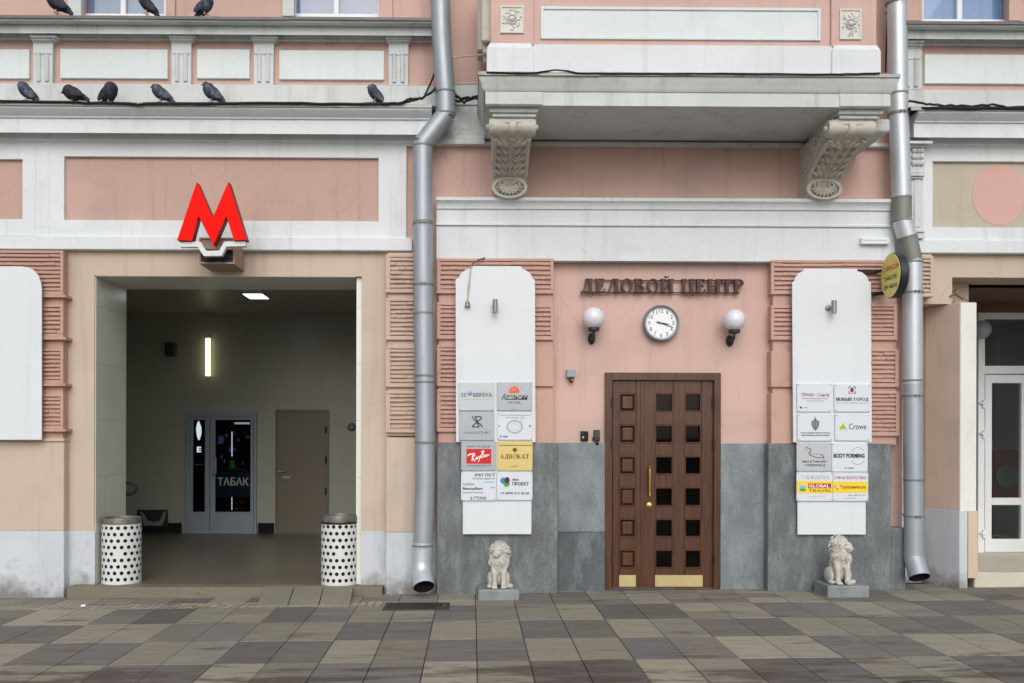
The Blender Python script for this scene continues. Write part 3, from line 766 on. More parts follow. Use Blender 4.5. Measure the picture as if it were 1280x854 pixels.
def medallion(pc, py0, py1, hw):
    ys = YQ-.03; mb = MB()
    mb.rect(pc-hw, py0, pc+hw, py1, ys-.008, ys+.01)
    fr_ = MB()
    frame(mb, pc-hw, py0, pc+hw, py1, pc-hw+2, py0+2, pc+hw-2, py1-2, ys-.018, ys)
    c = W(pc, (py0+py1)/2, ys-.01)
    rx, rz = hw/128*.75, (py1-py0)/2/128*.75
    mb.ell(c, (.028,.03,.028), n=12, m=8)
    for k in range(12):
        a = 2*math.pi*k/12; mb.ell((c.x+.04*math.cos(a), c.y, c.z+.045*math.sin(a)), (.012,.018,.012), n=8, m=6)
    for k in range(26):
        a = random.uniform(0, 6.28); r = random.uniform(.62,1.05)
        p = (c.x+rx*r*math.cos(a), c.y+.002, c.z+rz*r*math.sin(a))
        mb.ell(p, (random.uniform(.006,.012), .012, random.uniform(.012,.03)), Euler((0,random.uniform(0,3),0)), n=8, m=6)
    bpart('medallion', mb, 'med', BAL, smooth=50)
medallion(640, 7, 41, 14.5); medallion(1063.5, 11, 49, 13.5)
# carved side moulding at the left end of the parapet
mb = MB()
xs0 = x0+.02
for i, (dx, y0, y1, z1) in enumerate(((.00,-.95,-.86,.10),(.02,-.86,-.76,.02),(.035,-.76,-.66,-.03),(.05,-.66,-.52,.06))):
    mb.box(xs0-.07+dx*.6, xs0+.06, y0, y1-.004, zb1-.03+z1, zp)
mb.box(xs0-.11, xs0, -.5, -.2, zb1+.16, zp)
bpart('side_moulding', mb, 'stone', BAL, bevel=.012)
# right end beam and return
mb = MB()
mb.box(X(1060,-.85,150), X(1113.5,-.85,150), -.85, -.0, Z(165,-.85,1090), zs-.012)
bpart('end_beam', mb, 'white_old', BAL, bevel=.03, seg=3)
mb = MB()
mb.box(xL+.0, xL+.56, YB-.012, YB+.45, zs+.004, za-.006); mb.box(xL+.04, xL+.52, YB+.06, YB+.9, zs-.045, zs+.002); mb.box(xL+.07, xL+.50, YB+.09, YB+.9, zs-.08, zs-.044)
mb.box(xR-.50, xR-.0, YB-.012, YB+.45, zs+.004, za-.006); mb.box(xR-.48, xR-.04, YB+.06, YB+.9, zs-.045, zs+.002); mb.box(xR-.46, xR-.07, YB+.09, YB+.9, zs-.08, zs-.044)
bpart('corner_block', mb, 'white_old', BAL, bevel=.006)
def bracket(xc):
    hw = .205; zt_ = zs-.075; mb = MB()
    prof = [(0,zt_),(-1.0,zt_),(-1.03,zt_-.06),(-.98,zt_-.15),(-.88,zt_-.20),(-.74,zt_-.22),(-.60,zt_-.26),(-.48,zt_-.31),(-.38,zt_-.36),(-.31,zt_-.42),(-.27,zt_-.46),(-.24,zt_-.60),(-.20,zt_-.66),(0,zt_-.66)]
    mb.extr(prof, xc-hw*.86, xc+hw*.86)
    # top scroll: a turned baluster lying across
    cyl = [(.085,-hw*1.12),(.095,-hw*1.02),(.098,-hw*.9),(.088,-hw*.6),(.075,-hw*.35),(.07,-hw*.2),(.092,-hw*.16),(.095,-hw*.0),(.092,hw*.16),(.07,hw*.2),(.075,hw*.35),(.088,hw*.6),(.098,hw*.9),(.095,hw*1.02),(.085,hw*1.12)]
    mb.lathe(cyl, (xc, -.95, zt_-.09), 28, 'x')
    for s in (-1, 1): mb.ell((xc+s*hw*1.14, -.95, zt_-.09), (.03,.035,.035), n=12, m=8)
    face = [(-.90,zt_-.20),(-.74,zt_-.225),(-.60,zt_-.265),(-.48,zt_-.315),(-.38,zt_-.365),(-.30,zt_-.43)]
    def fp(t):
        t *= len(face)-1; i = min(int(t), len(face)-2); u = t-i
        return face[i][0]*(1-u)+face[i+1][0]*u, face[i][1]*(1-u)+face[i+1][1]*u
    # edge fillets and stem on the sloping face
    for s, r in ((-.95,.024),(.95,.024),(-.06,.014),(.06,.014)):
        mb.tube([(xc+hw*.86*s, *fp(t/10)) for t in range(11)], r, 8)
    for s in (-1, 1):                                        # acanthus leaves
        for k in range(5):
            y_, z_ = fp(.08+.2*k)
            mb.ell((xc+s*hw*.40, y_-.004, z_), (.036,.085,.022), Euler((-.6,0,s*.65)), n=12, m=8)
            mb.ell((xc+s*hw*.62, y_-.006, z_-.01), (.020,.05,.022), Euler((-.6,0,s*1.0)), n=10, m=6)
            mb.ell((xc+s*hw*.16, y_-.004, z_), (.014,.06,.018), Euler((-.6,0,s*.3)), n=10, m=6)
        # side volutes
        sx = xc+s*hw*.88
        for (cy, cz, r0, sg) in ((-.52,zt_-.13,.11,1),(-.26,zt_-.27,.12,-1),(-.78,zt_-.11,.075,1)):
            pts = []
            for k in range(34):
                a = k*.36; r = r0*(1-k/38)
                pts.append((sx, cy+sg*r*math.cos(a), cz+r*math.sin(a)))
            mb.tube(pts, [.020*(1-k/60) for k in range(34)], 8)
        for k in range(16):
            q = random.uniform(0,1); yy, zz = fp(q); mb.ell((sx, yy+random.uniform(.06,.2), zz+random.uniform(.03,.16)), (.022,random.uniform(.02,.05),.018), Euler((random.uniform(0,3),0,0)), n=8, m=6)
    # shell at the foot
    zc = zt_-.56; yy = -.25
    mb.ring((xc, zc), (hw*.93,.125), (hw*.76,.10), yy-.035, yy+.1, 28)
    for k in range(9):
        a = math.pi*(1.0+ (k+.5)/9); L_ = .10
        mb.ell((xc+math.cos(a)*hw*.36, yy-.01, zc+.015+math.sin(a)*.05), (.020,.026,.062), Euler((0, -(a-1.5*math.pi) , 0)), n=10, m=6)
    for s in (-1, 1):
        pts = [(xc+s*(hw*.42+.05*(1-k/26)*math.cos(k*.4)), yy-.02, zc+.05+.05*(1-k/26)*math.sin(k*.4)) for k in range(22)]
        mb.tube(pts, .013, 8)
    mb.v = [Vector((v.x, v.y, zt_+(v.z-zt_)*.89)) for v in mb.v]
    return bpart('bracket', mb, 'stone', BAL, smooth=50, bevel=None)
bracket(X(640.5,-.97,150)); bracket(X(1063,-.97,150))

# ---- the passage behind the left opening
FZ = Z(733, -.12, 282)                                        # passage floor level
xo0, xo1 = X(118), X(452)
zl = Z(l345,0,600); zc_ = zl+.31; YBK = 5.5
sx0, sx1, sz1 = X(232.5,YBK,600), X(320,YBK,600), Z(516.5,YBK,276)
mb = MB(); mb.box(xo0-2.6, sx0, YBK, YBK+.2, FZ-.3, zc_+.1); mb.box(sx1, xo1+1.0, YBK, YBK+.2, FZ-.3, zc_+.1); mb.box(sx0, sx1, YBK, YBK+.2, sz1, zc_+.1)
mb.box(xo0-2.8, xo0-2.6, .9, YBK+.2, FZ-.3, zc_+.1); mb.box(xo1+1.0, xo1+1.2, .9, YBK+.2, FZ-.3, zc_+.1)
mb.box(xo0-2.6, xo0, .905, .95, FZ-.3, zc_+.1); mb.box(xo1, xo1+1.0, .905, .95, FZ-.3, zc_+.1)
bpart('passage_wall', mb, 'tile_in')
mb = MB(); mb.box(xo0-.01, xo0+.006, .02, .93, FZ-.2, zl); mb.box(xo1-.066, xo1+.01, .05, .93, FZ-.2, zl-.004)
bpart('passage_jamb', mb, slab_mat('pale jamb stone', (226,228,218), 1.9, .62, .22), bevel=.004)
mb = MB(); mb.box(xo0+.008, xo1-.068, .004, .93, zl-.006, zl+.002); bpart('passage_soffit', mb, mat('pale soffit board', (226,226,220), rough=.4))
M['ceil'] = mat('passage ceiling paint', (186,184,172), var=.05, rough=.4)
mb = MB(); mb.box(xo0-2.8, xo1+1.2, .9, YBK+.2, zc_, zc_+.1); mb.box(xo0-2.8, xo1+1.2, .88, .92, zl+.003, zc_)
bpart('passage_ceiling', mb, 'ceil')
mb = MB(); mb.box(xo0-2.8, xo1+1.2, -.0, YBK+.2, FZ-.25, FZ)
bpart('passage_floor', mb, 'floor_in')
mb = MB(); mb.box(xo0-2.6, X(229,YBK,600)-.02, YBK-.02, YBK+.01, FZ, FZ+.17); mb.box(X(322,YBK,600)+.01, X(343,YBK,600), YBK-.02, YBK+.01, FZ, FZ+.17); mb.box(X(412,YBK,600)+.01, xo1+1, YBK-.02, YBK+.01, FZ, FZ+.17)
bpart('skirting', mb, 'void')
M['step'] = mat('worn step stone', (122,116,100), rough=.7, var=.12, fine=.1, stain=(80,74,64), stain_amt=.7, stain_scale=(1.5,3,6), bump=.1)
mb = MB(); mb.box(X(84,-.2,735), X(478,-.2,735), -.22, .0, FZ-.3, FZ+.002); bpart('doorstep', mb, 'step', bevel=.008)

# glazed shop door at the back of the passage
M['shopframe'] = mat('blue grey door frame', (152,164,178), rough=.45, var=.04)
ys = YBK-.06
mb = MB()
def fr4(mb, a, b, c, d, wd, yf, yb, wb=None):
    frame(mb, a, b, c, d, a+wd, b+wd, c-wd, d-(wb or wd), yf, yb)
zf = 671
frame(mb, 232, 516, 320.5, zf, 236.5, 521, 317, zf-.2, ys, YBK+.02)
SHOP = bpart('shop_door', mb, 'shopframe', bevel=.006)
mb = MB()
frame(mb, 236.8, 521.3, 262, zf-.5, 241, 525, 256, 640, ys+.012, YBK)
frame(mb, 262.6, 521.3, 316.6, zf-.5, 269, 525, 313, 640, ys+.012, YBK)
bpart('door_leaf', mb, 'shopframe', SHOP, bevel=.006)
mb = MB(); fr4(mb, 242, 646, 256, 660, 1.1, ys+.004, YBK); fr4(mb, 269, 646, 312, 660, 1.1, ys+.004, YBK); bpart('door_moulding', mb, 'shopframe', SHOP)
mb = MB(); mb.rect(240.5, 524, 256.5, 641, ys+.03, ys+.036); mb.rect(268.5, 524, 313.5, 641, ys+.03, ys+.036); bpart('pane', mb, 'glass', SHOP)
mb = MB(); yy = YBK+.9
a0, a1, b0, b1 = X(228,YBK,600), X(324,YBK,600), FZ, Z(518,YBK,280)
mb.box(a0, a1, YBK+.201, YBK+.9, FZ-.05, FZ); mb.box(a0-.03, a1+.03, YBK+.9, YBK+.95, FZ-.05, b1+.05); mb.box(a0-.03, a0, YBK+.201, YBK+.9, FZ-.05, b1+.05); mb.box(a1, a1+.03, YBK+.201, YBK+.9, FZ-.05, b1+.05); mb.box(a0, a1, YBK+.201, YBK+.9, b1, b1+.05)
bpart('shop_interior', mb, 'void', SHOP)
mb = MB(); mb.rect(269, 590, 313, 622, ys+.044, ys+.048); 
M['bluefilm'] = flat('dark blue window film', (20,52,70), rough=.3)
bpart('window_film', mb, 'bluefilm', SHOP)
M['greyink'] = flat('pale grey film lettering', (168,178,184))
mb = MB(); mb.ptext('ТАБАК', 272, 597, 311, 607, ys+.026, bold=.02); bpart('lettering', mb, 'greyink', SHOP)
M['lit'] = flat('lit white sign face', (240,244,250), emit=(235,245,255), estr=1.0)
M['litdim'] = flat('dim shop display light', (120,120,160), emit=(110,110,190), estr=.05)
M['litred'] = flat('red shop display light', (140,50,40), emit=(170,60,40), estr=.05)
M['litgreen'] = flat('green shop display light', (40,120,60), emit=(40,140,60), estr=.05)
mb = MB(); yl = ys+.055
mb.pprism([(248.5,526),(251.5,534),(251.7,542),(249.6,549.5),(248,550.5),(246,545),(245,536),(246.3,529)], yl, yl+.01)
mb.ptext('Е', 246, 558.5, 251.5, 565.5, yl, bold=.05)
mb2 = MB(); mb2.rect(293, 528.0, 312, 530.4, yl, yl+.01); bpart('display_light', mb2, flat('soft display light', (200,205,210), emit=(215,222,230), estr=.45), SHOP)
for i in range(13): mb.rect(289.2, 540+2.4*i, 290.6, 541.4+2.4*i, yl, yl+.006)
for i in range(7): mb.rect(289.2, 622+2.3*i, 290.4, 623.3+2.3*i, yl, yl+.006)
bpart('lit_sign', mb, 'lit', SHOP)
mb = MB()
for i in range(16): 
    a, b = random.uniform(271,310), random.uniform(536,586); mb.rect(a, b, a+random.uniform(1,4), b+random.uniform(1,5), yl+.02+i*.004, yl+.022+i*.004)
mb.rect(273, 545, 279, 555, yl+.1, yl+.11); mb.rect(243, 580, 254, 581.2, yl, yl+.005)
bpart('shop_display', mb, 'litdim', SHOP)
mb = MB(); 
for i in range(7):
    a, b = random.uniform(292,310), random.uniform(578,588); mb.rect(a, b, a+2.5, b+1.6, yl+.12+i*.003, yl+.121+i*.003)
for i in range(6):
    a, b = random.uniform(292,311), random.uniform(624,638); mb.rect(a, b, a+3, b+1.3, yl+.12+i*.003, yl+.121+i*.003)
bpart('shop_display', mb, 'litred', SHOP)
mb = MB(); mb.rect(287, 576, 293, 586, yl+.16, yl+.17); bpart('shop_display', mb, 'litgreen', SHOP)
mb = MB()
hx = X(267.5,ys-.05,580); z0, z1 = Z(593,ys-.05,267), Z(571,ys-.05,267)
mb.tube([(hx-.05,ys+.02,z1),(hx-.02,ys-.05,z1),(hx+.03,ys-.06,z1-.02),(hx+.03,ys-.06,z0+.02),(hx-.02,ys-.05,z0),(hx-.05,ys+.02,z0)], .016, 10)
bpart('handle', mb, 'galv', SHOP, smooth=60)
# plain door beside it
M['plaindoor'] = mat('dull beige steel door', (130,120,102), k=.8, rough=.35, var=.06, spec=.5)
mb = MB(); frame(mb, 344, 512, 411, zf+1, 346, 515.5, 408, zf+.8, YBK-.03, YBK+.02)
PD = bpart('service_door', mb, 'plaindoor', bevel=.004)
mb = MB(); mb.rect(346.3, 515.8, 407.6, zf+.3, YBK-.02, YBK+.02); bpart('door_leaf', mb, 'plaindoor', PD)
mb = MB(); hz = Z(589.5,YBK-.09,352); mb.tube([(X(345.5,YBK,590)+.05,YBK-.0,hz),(X(345.5,YBK,590)+.05,YBK-.09,hz),(X(358,YBK,590),YBK-.09,hz)], .014, 10); mb.rect(353, 595.5, 363, 598, YBK-.035, YBK)
bpart('handle', mb, 'galv', PD, smooth=50)
mb = MB()
for p in (533, 571, 610, 645): mb.rect(406, p, 408.5, p+9, YBK-.04, YBK)
bpart('hinge', mb, 'black', PD)

# ---- the entrance recess at the right
YD = 1.75
FZ2 = Z(690.5, YD, 1255)
xp0 = X(1200,-.14,550); xp1 = X(1220.5,-.14,550)
zpt = Z(378,-.14,1205)
mb = MB()
gp = gz(xp0)
zw = Z(638.5,-.14,1205)
xbk = X(1157, .28, 550)
def plan(mb, pts, z0, z1):
    n = len(pts); mb.add([(x,y,z0) for x,y in pts]+[(x,y,z1) for x,y in pts], [tuple(range(n-1,-1,-1)), tuple(range(n,2*n))]+[(i,(i+1)%n,(i+1)%n+n,i+n) for i in range(n)])
plan(mb, [(xp0,-.135),(xp1,-.135),(xp1,.62),(xbk,.62),(xbk,.28)], zw, zpt); PIER = bpart('pier', mb, 'pier_tan', bevel=.006)
mb = MB(); mb.box(xp0+.004, xp1-.003, -.140, -.13, zw, zpt-.004); bpart('pier_face', mb, 'pier_white', PIER)
mb = MB(); xq = X(1210,-.145,600); plan(mb, [(xp0-.004,-.144),(xq,-.144),(xq,.62),(xbk-.004,.62),(xbk-.004,.279)], gp-.1, zw+.001); bpart('painted_base', mb, 'base', PIER, bevel=.006)
M['peach'] = mat('peach paint patch', (206,188,164), var=.04, bump=.1, bscale=20)
mb = MB(); mb.box(X(1210,-.145,600)+.002, xp1+.012, -.150, .6, FZ2-.05, zw+.0); bpart('paint_patch', mb, 'peach', PIER)
# broken bits on top of the pier
mb = MB()
def stick(a, b, r): mb.tube([a, b], r, 5)
P = lambda px, py, y: W(px, py, y)
stick(P(1176,378,.1), P(1197,365,-.08), .014); stick(P(1189,364,.25), P(1206,374,-.05), .018); stick(P(1194,362,.2), P(1210,376,-.05), .012)
stick(P(1172,377,.2), P(1181,366,.1), .012)
for i in range(14):
    q = P(random.uniform(1176,1218), 375, random.uniform(-.08,.25)); q.z = zpt+.012
    mb.ell(q, (random.uniform(.015,.05), random.uniform(.015,.04), random.uniform(.01,.03)), Euler((random.uniform(0,3),random.uniform(0,3),0)), n=6, m=4)
bpart('broken_top', mb, mat('splintered timber and rubble', (150,134,116), var=.3, vscale=12, rough=.9), PIER)
mb = MB(); mb.box(xp1+.0, X(1430), .5, .6, Z(347)+.003, Z(347)+.3)
mb.box(xp0-.1, X(1440)+.3, .5, YD+.3, Z(347)+.003, Z(347)+.2)
mb.box(xp0-.02, X(1430), YD-.02, YD+.1, Z(391,YD-.02,1255), Z(347)+.1)
bpart('recess_ceiling', mb, 'brown_in')
mb = MB(); mb.box(xp1-.08, xp1+.0, .63, YD+.2, FZ2-.1, Z(347)); mb.box(X(1430), X(1430)+.2, .5, YD+.2, FZ2-.1, Z(347)+.1); bpart('recess_wall', mb, 'pier_white')
M['marble'] = mat('pale threshold stone', (206,200,182), rough=.5, var=.08, stain=(150,142,124), stain_amt=.5, stain_scale=(2,2,2))
mb = MB(); mb.box(xp1+.012, X(1440), -.08, YD+.2, -.2, FZ2); bpart('threshold', mb, 'marble', bevel=.01)
mb = MB()
fr4(mb, 1223, 391, 1350, 691, 8, YD-.02, YD+.06, .5); mb.rect(1231, 457.5, 1342, 467.5, YD-.018, YD+.05)
WD = bpart('glazed_door', mb, 'pvc', bevel=.006)
mb = MB()
for a, b in ((1231.5,1286),(1287,1341.5)):
    frame(mb, a, 468.5, b, 690.5, a+8.5, 479, b-9, 674, YD-.04, YD+.04); mb.rect(a+8.5, 622.5, b-9, 631.5, YD-.038, YD+.03)
bpart('door_leaf', mb, 'pvc', WD, bevel=.006)
mb = MB(); mb.rect(1231, 399, 1342, 458, YD+.01, YD+.016); mb.rect(1239, 478, 1278, 675, YD+.0, YD+.006); mb.rect(1295, 478, 1333, 675, YD+.0, YD+.006); bpart('pane', mb, 'glass_r', WD)
mb = MB()
for p in (505, 543, 668):
    mb.rect(1226, p-2, 1234, p, YD-.06, YD); mb.rect(1229, p-5, 1232, p+5, YD-.055, YD)
bpart('hinge', mb, 'pvc', WD, bevel=.003)
mb = MB(); mb.box(X(1223,YD), X(1350,YD), YD+.1, YD+2.2, FZ2-.05, FZ2); mb.box(X(1223,YD)-.3, X(1350,YD)+.3, YD+2.2, YD+2.25, FZ2, Z(380,YD)+.3); mb.box(X(1223,YD)-.3, X(1223,YD)-.2, YD+.1, YD+2.2, FZ2, Z(380,YD)+.2); mb.box(X(1350,YD)+.2, X(1350,YD)+.3, YD+.1, YD+2.2, FZ2, Z(380,YD)+.2); mb.box(X(1223,YD)-.3, X(1350,YD)+.3, YD+.1, YD+2.25, Z(380,YD), Z(380,YD)+.1)
bpart('unlit_room', mb, 'dimroom', WD)
mb = MB(); cc = W(1258, 596, YD+.45); mb.lathe([(.14,0),(.15,.02),(.14,.04)], cc, 24, 'y'); 
M['teal'] = flat('dark shop poster', (70,104,100)); bpart('poster', mb, 'teal', WD)
mb = MB(); mb.rect(1238, 562, 1285, 625, YD+.5, YD+.52); M['darkred'] = flat('dark red display', (96,34,36)); bpart('display_panel', mb, 'darkred', WD)

# ---- the wooden entrance door
yf = -.03
mb = MB()
frame(mb, 756.5, 465.8, 901, 737, 765.5, 475.5, 892.5, 736, -.06, .12)
DOOR = bpart('entrance_door', mb, 'wood', bevel=.008, seg=2)
rows = [(491.5,515),(530.8,554.4),(570.2,593.6),(609.2,633.4),(648.5,672),(687.2,711)]
zdb = 735.0
def leaf(p0, p1, holes, m_top=475.8):
    """door leaf built of rails and stiles round square holes"""
    mb = MB(); cols = sorted(set(h for h in holes)); prev = p0
    for (a, b) in cols:
        mb.rect(prev, m_top, a, zdb, -.012, .05); prev = b
        yy = m_top
        for (c, d) in rows:
            mb.rect(a, yy, b, c, -.0121, .0499); yy = d
        mb.rect(a, yy, b, zdb, -.0121, .0499)
    mb.rect(prev, m_top, p1, zdb, -.012, .05)
    return mb
mb = leaf(765.8, 802.2, [(773.8,794.9)])
for c, d in rows:
    fr4(mb, 773.8, c, 794.9, d, 1.8, -.0165, .02)
    mb.rect(775.6, c+1.8, 793.1, d-1.8, .016, .04)
    A = [W(775.9,d-2.1,.0155), W(792.8,d-2.1,.0155), W(792.8,c+2.1,.0155), W(775.9,c+2.1,.0155)]
    Bq = [W(778.3,d-4.5,-.010), W(790.4,d-4.5,-.010), W(790.4,c+4.5,-.010), W(778.3,c+4.5,-.010)]
    mb.add(A+Bq, [(4,5,6,7),(0,1,5,4),(1,2,6,5),(2,3,7,6),(3,0,4,7)])
bpart('door_leaf', mb, 'wood', DOOR, bevel=.003)
mb = leaf(803.2, 892.2, [(818.8,841.3),(855.7,876.7)])
for a, b in ((818.8,841.3),(855.7,876.7)):
    for c, d in rows: fr4(mb, a, c, b, d, 1.6, -.0165, .03)
mb.rect(800.6, 476, 804.4, zdb, -.0185, .0)
bpart('door_leaf', mb, 'wood', DOOR, bevel=.003)
mb = MB()
for a, b in ((818.8,841.3),(855.7,876.7)):
    for c, d in rows: mb.rect(a+.5, c+.5, b-.5, d-.5, .024, .030)
bpart('pane', mb, 'glass', DOOR)
mb = MB(); a0, a1 = X(757), X(900); z1 = Z(466)
mb.box(a0, a1, 1.6, 1.65, gz(2)-.1, z1); mb.box(a0-.02, a0, .46, 1.65, gz(2)-.1, z1); mb.box(a1, a1+.02, .46, 1.65, gz(2)-.1, z1); mb.box(a0, a1, .46, 1.65, z1, z1+.02); mb.box(a0, a1, .12, 1.65, gz(2)-.1, gz(2)-.0)
bpart('dark_hallway', mb, 'void', DOOR)
mb = MB(); mb.rect(773.8, 719, 794.9, 733.6, -.0165, .0); mb.rect(818.8, 719, 878.5, 733.6, -.0165, .0); bpart('kick_plate', mb, 'brass', DOOR, bevel=.002)
mb = MB(); hx = X(812.4,-.08,600); z0, z1 = Z(620.5,-.08,812), Z(581.5,-.08,812)
Lh = z1-z0
mb.lathe([(.004,0),(.012,.006),(.008,.014),(.013,.022),(.010,.03),(.013,.05),(.014,Lh*.25),(.0135,Lh*.5),(.014,Lh*.75),(.013,Lh-.05),(.010,Lh-.03),(.013,Lh-.022),(.008,Lh-.014),(.012,Lh-.006),(.004,Lh)], (hx,-.075,z0), 14)
for z in (z0+.06, z1-.06): mb.tube([(hx,-.01,z),(hx,-.075,z)], .008, 8)
bpart('handle', mb, 'brass_d', DOOR, smooth=50)
mb = MB(); q = W(811.8,632,-.02); mb.lathe([(.034,0),(.034,.006),(.028,.010),(.014,.012),(.012,.03),(.004,.032)], (q.x,-.012,q.z), 20, 'y')
bpart('lock', mb, 'brass_d', DOOR, smooth=40)
mb = MB()
for p in (503, 555, 700): mb.tube([W(893.2,p-6,-.068), W(893.2,p+6,-.068)], .011, 8); mb.tube([W(764.8,p-6,-.068), W(764.8,p+6,-.068)], .009, 8)
bpart('hinge', mb, 'dark', DOOR, smooth=50)
mb = MB(); mb.box(X(757), X(900), -.05, .1, gz(X(757))-.03, gz(X(900))+.012); bpart('doorstep', mb, 'granite_d', DOOR)
exec_after = []
# ================================================================== things on and in front of the building
# ---- drainpipes
def ring_band(mb, p, d, r, h, n=24):
    d = d.normalized(); mb.tube([p-d*h/2, p+d*h/2], r, n)
def sweep(pts, k=5, rad=.12):
    """polyline with rounded corners"""
    P_ = [Vector(p) for p in pts]; out = [P_[0]]
    for i in range(1, len(P_)-1):
        a = (P_[i-1]-P_[i]); b = (P_[i+1]-P_[i]); ra = min(rad, a.length*.45, b.length*.45)
        p0 = P_[i]+a.normalized()*ra; p1 = P_[i]+b.normalized()*ra
        for j in range(k+1):
            t = j/k; out.append(p0*(1-t)**2+P_[i]*2*t*(1-t)+p1*t*t)
    out.append(P_[-1]); return out
def drainpipe(label, runs, joints, mouth, y, r, brackets, extra=()):
    first = runs[0][1][0]
    last = runs[-1][1][-1]
    base = W(*last, y)
    t = thing('drainpipe', label, 'drainpipe', (base.x, y, gz(base.x)), 'metal drainpipes on the facade')
    for m_, pts, nm in runs:
        P3 = [W(a, b, y if len(q) < 3 else q[2]) for q in pts for a, b in (q[:2],)]
        mb = MB(); mb.tube(sweep(P3, 4, .05), r, 28)
        build(nm, mb, M[m_], t, smooth=50)
    mb = MB()
    for a, b, dx, dy in joints:
        p = W(a, b, y); d = W(a+dx, b+dy, y)-p; ring_band(mb, p, d, r+.005, .022)
    build('joint_band', mb, M['galv_old'], t, smooth=40, bevel=.003)
    for a, b in brackets:
        mb = MB(); p = W(a, b, y); ring_band(mb, p, Vector((0,0,1)), r+.007, .02)
        mb.tube([p+Vector((0,r,0)), p+Vector((0,.3,0))], .008, 6)
        for s in (-1,1): mb.box(p.x+s*.02-.006, p.x+s*.02+.006, y-r-.03, y-r, p.z-.012, p.z+.012)
        build('wall_clamp', mb, M['galv_old'], t, smooth=40)
    # bent shoe with an open mouth
    mb = MB(); P3 = [Vector(W(a,b,yy)) for a,b,yy in mouth]; path = sweep(P3, 6, .14); n = 28
    mb.tube(path, [r*1.03]*(len(path)-1)+[r*1.08], n, caps=False)
    m2 = MB(); m2.tube(path, [r*.95]*(len(path)-1)+[r*1.0], n, caps=False)
    build('outlet_shoe', mb, M['galv_new'] if 'left' in label else M['galv'], t, smooth=50)
    build('shoe_lining', m2, M['void'], t, smooth=50)
    return t
PYL = -.30
drainpipe('galvanised drainpipe with a double bend, left of the white sign board pillar',
    [('galv', [(548.5,-60),(552,50),(556.5,115)], 'pipe_section'), ('galv', [(556.5,114),(557,146)], 'pipe_section'), ('galv', [(557,144),(528.5,180)], 'elbow'),
     ('galv', [(528.5,178),(528.5,250),(529.5,420),(530.5,478)], 'pipe_section'), ('galv', [(530.5,477),(531.5,600),(528.5,680)], 'pipe_section')],
    [(556.6,116,.3,10),(557,143,0,10),(529,183,0,10),(529,278,0,10),(529.2,392,0,10),(530.4,470,0,10),(530.5,478,0,10)],
    [(528.5,678,PYL),(526.5,712,PYL),(530,734,PYL-.15)], PYL, .103, [(528.6,280),(529.2,356),(531.3,553),(528.5,682)])
drainpipe('bright galvanised drainpipe beside the yellow round sign, foot at the granite pillar',
    [('galv_new', [(1120.5,-60),(1122.5,120)], 'pipe_section'), ('galv_new', [(1122.5,119),(1127,247)], 'pipe_section'), ('galv_old', [(1127,246),(1127.3,276)], 'pipe_section'),
     ('galv_new', [(1127.3,275),(1134,297)], 'elbow'), ('galv_old', [(1134,296),(1140.5,326)], 'elbow'), ('galv_new', [(1140.5,325),(1141,480)], 'pipe_section'), ('galv', [(1141,479),(1142.5,688)], 'pipe_section')],
    [(1122.4,118,.2,10),(1122.6,142,.2,10),(1127,248,0,10),(1127.3,276,0,10),(1134,297,2,8),(1140.6,328,0,10),(1141,476,0,10),(1142,600,0,10)],
    [(1142.5,687,PYL+.06),(1142.6,698,PYL+.06),(1149.5,722,PYL-.06)], PYL+.06, .100, [(1119.5,4),(1122.8,143),(1141,366),(1141.2,495),(1142.2,645)])

# ---- metro sign
ym = -.62
o = W(266,330,-.4)
t = thing('metro_sign', 'glowing red letter M on a white bracket above the open passage', 'sign', (o.x, 0, Z(340)))
Mp = [(245.8,227),(265.6,272.5),(285.6,227),(308.4,300.2),(292.6,300.6),(282.9,269.8),(266.6,306.6),(247.7,269.8),(239.4,301.2),(220.8,300.4)]
M['red_side'] = flat('dark red letter side', (130,24,24)); M['red_face'] = flat('lit red letter face', (50,2,1), emit=(255,20,7), estr=.8, rough=.5, spec=.08)
mb = MB(); mb.pprism(Mp, ym, ym+.13); L = build('letter_body', mb, M['red_side'], t, bevel=.006)
mb = MB()
cx, cz = 264.5, 268
mb.pprism([(a+(cx-a)*.012, b+(cz-b)*.012) for a, b in Mp], ym-.006, ym+.001); build('letter_face', mb, M['red_face'], t)
mb = MB(); mb.pprism([(225,302.5),(250.5,302),(257,313.5),(274,313),(280,302),(307,301.5),(307,308),(283,308.5),(277,320),(254.5,320.5),(247,308.8),(225,309)], ym+.03, ym+.09); build('bracket_bar', mb, M['white'], t, bevel=.004)
M['boxbrown'] = mat('brown sheet metal box', (176,146,134), rough=.5, var=.08)
mb = MB(); yb = -.44
frame(mb, 249, 297, 293, 330, 251, 299, 291, 324, yb, 0.0)
mb.rect(251, 299, 291, 312, yb+.02, 0)
build('mounting_box', mb, M['boxbrown'], t, bevel=.004)
mb = MB(); mb.rect(251, 317, 291, 327, yb-.01, yb+.1)
for i in range(8): mb.tube([W(252+random.uniform(0,36),322,yb-.02), W(252+random.uniform(0,36),327,yb-.05)], .008, 5)
build('wiring', mb, M['black'], t)
mb = MB()
for a in (229,236,297,304): mb.tube([W(a,299,ym+.05), W(a,303.5,ym+.05)], .012, 6)
build('mounting_bolt', mb, M['dark'], t)

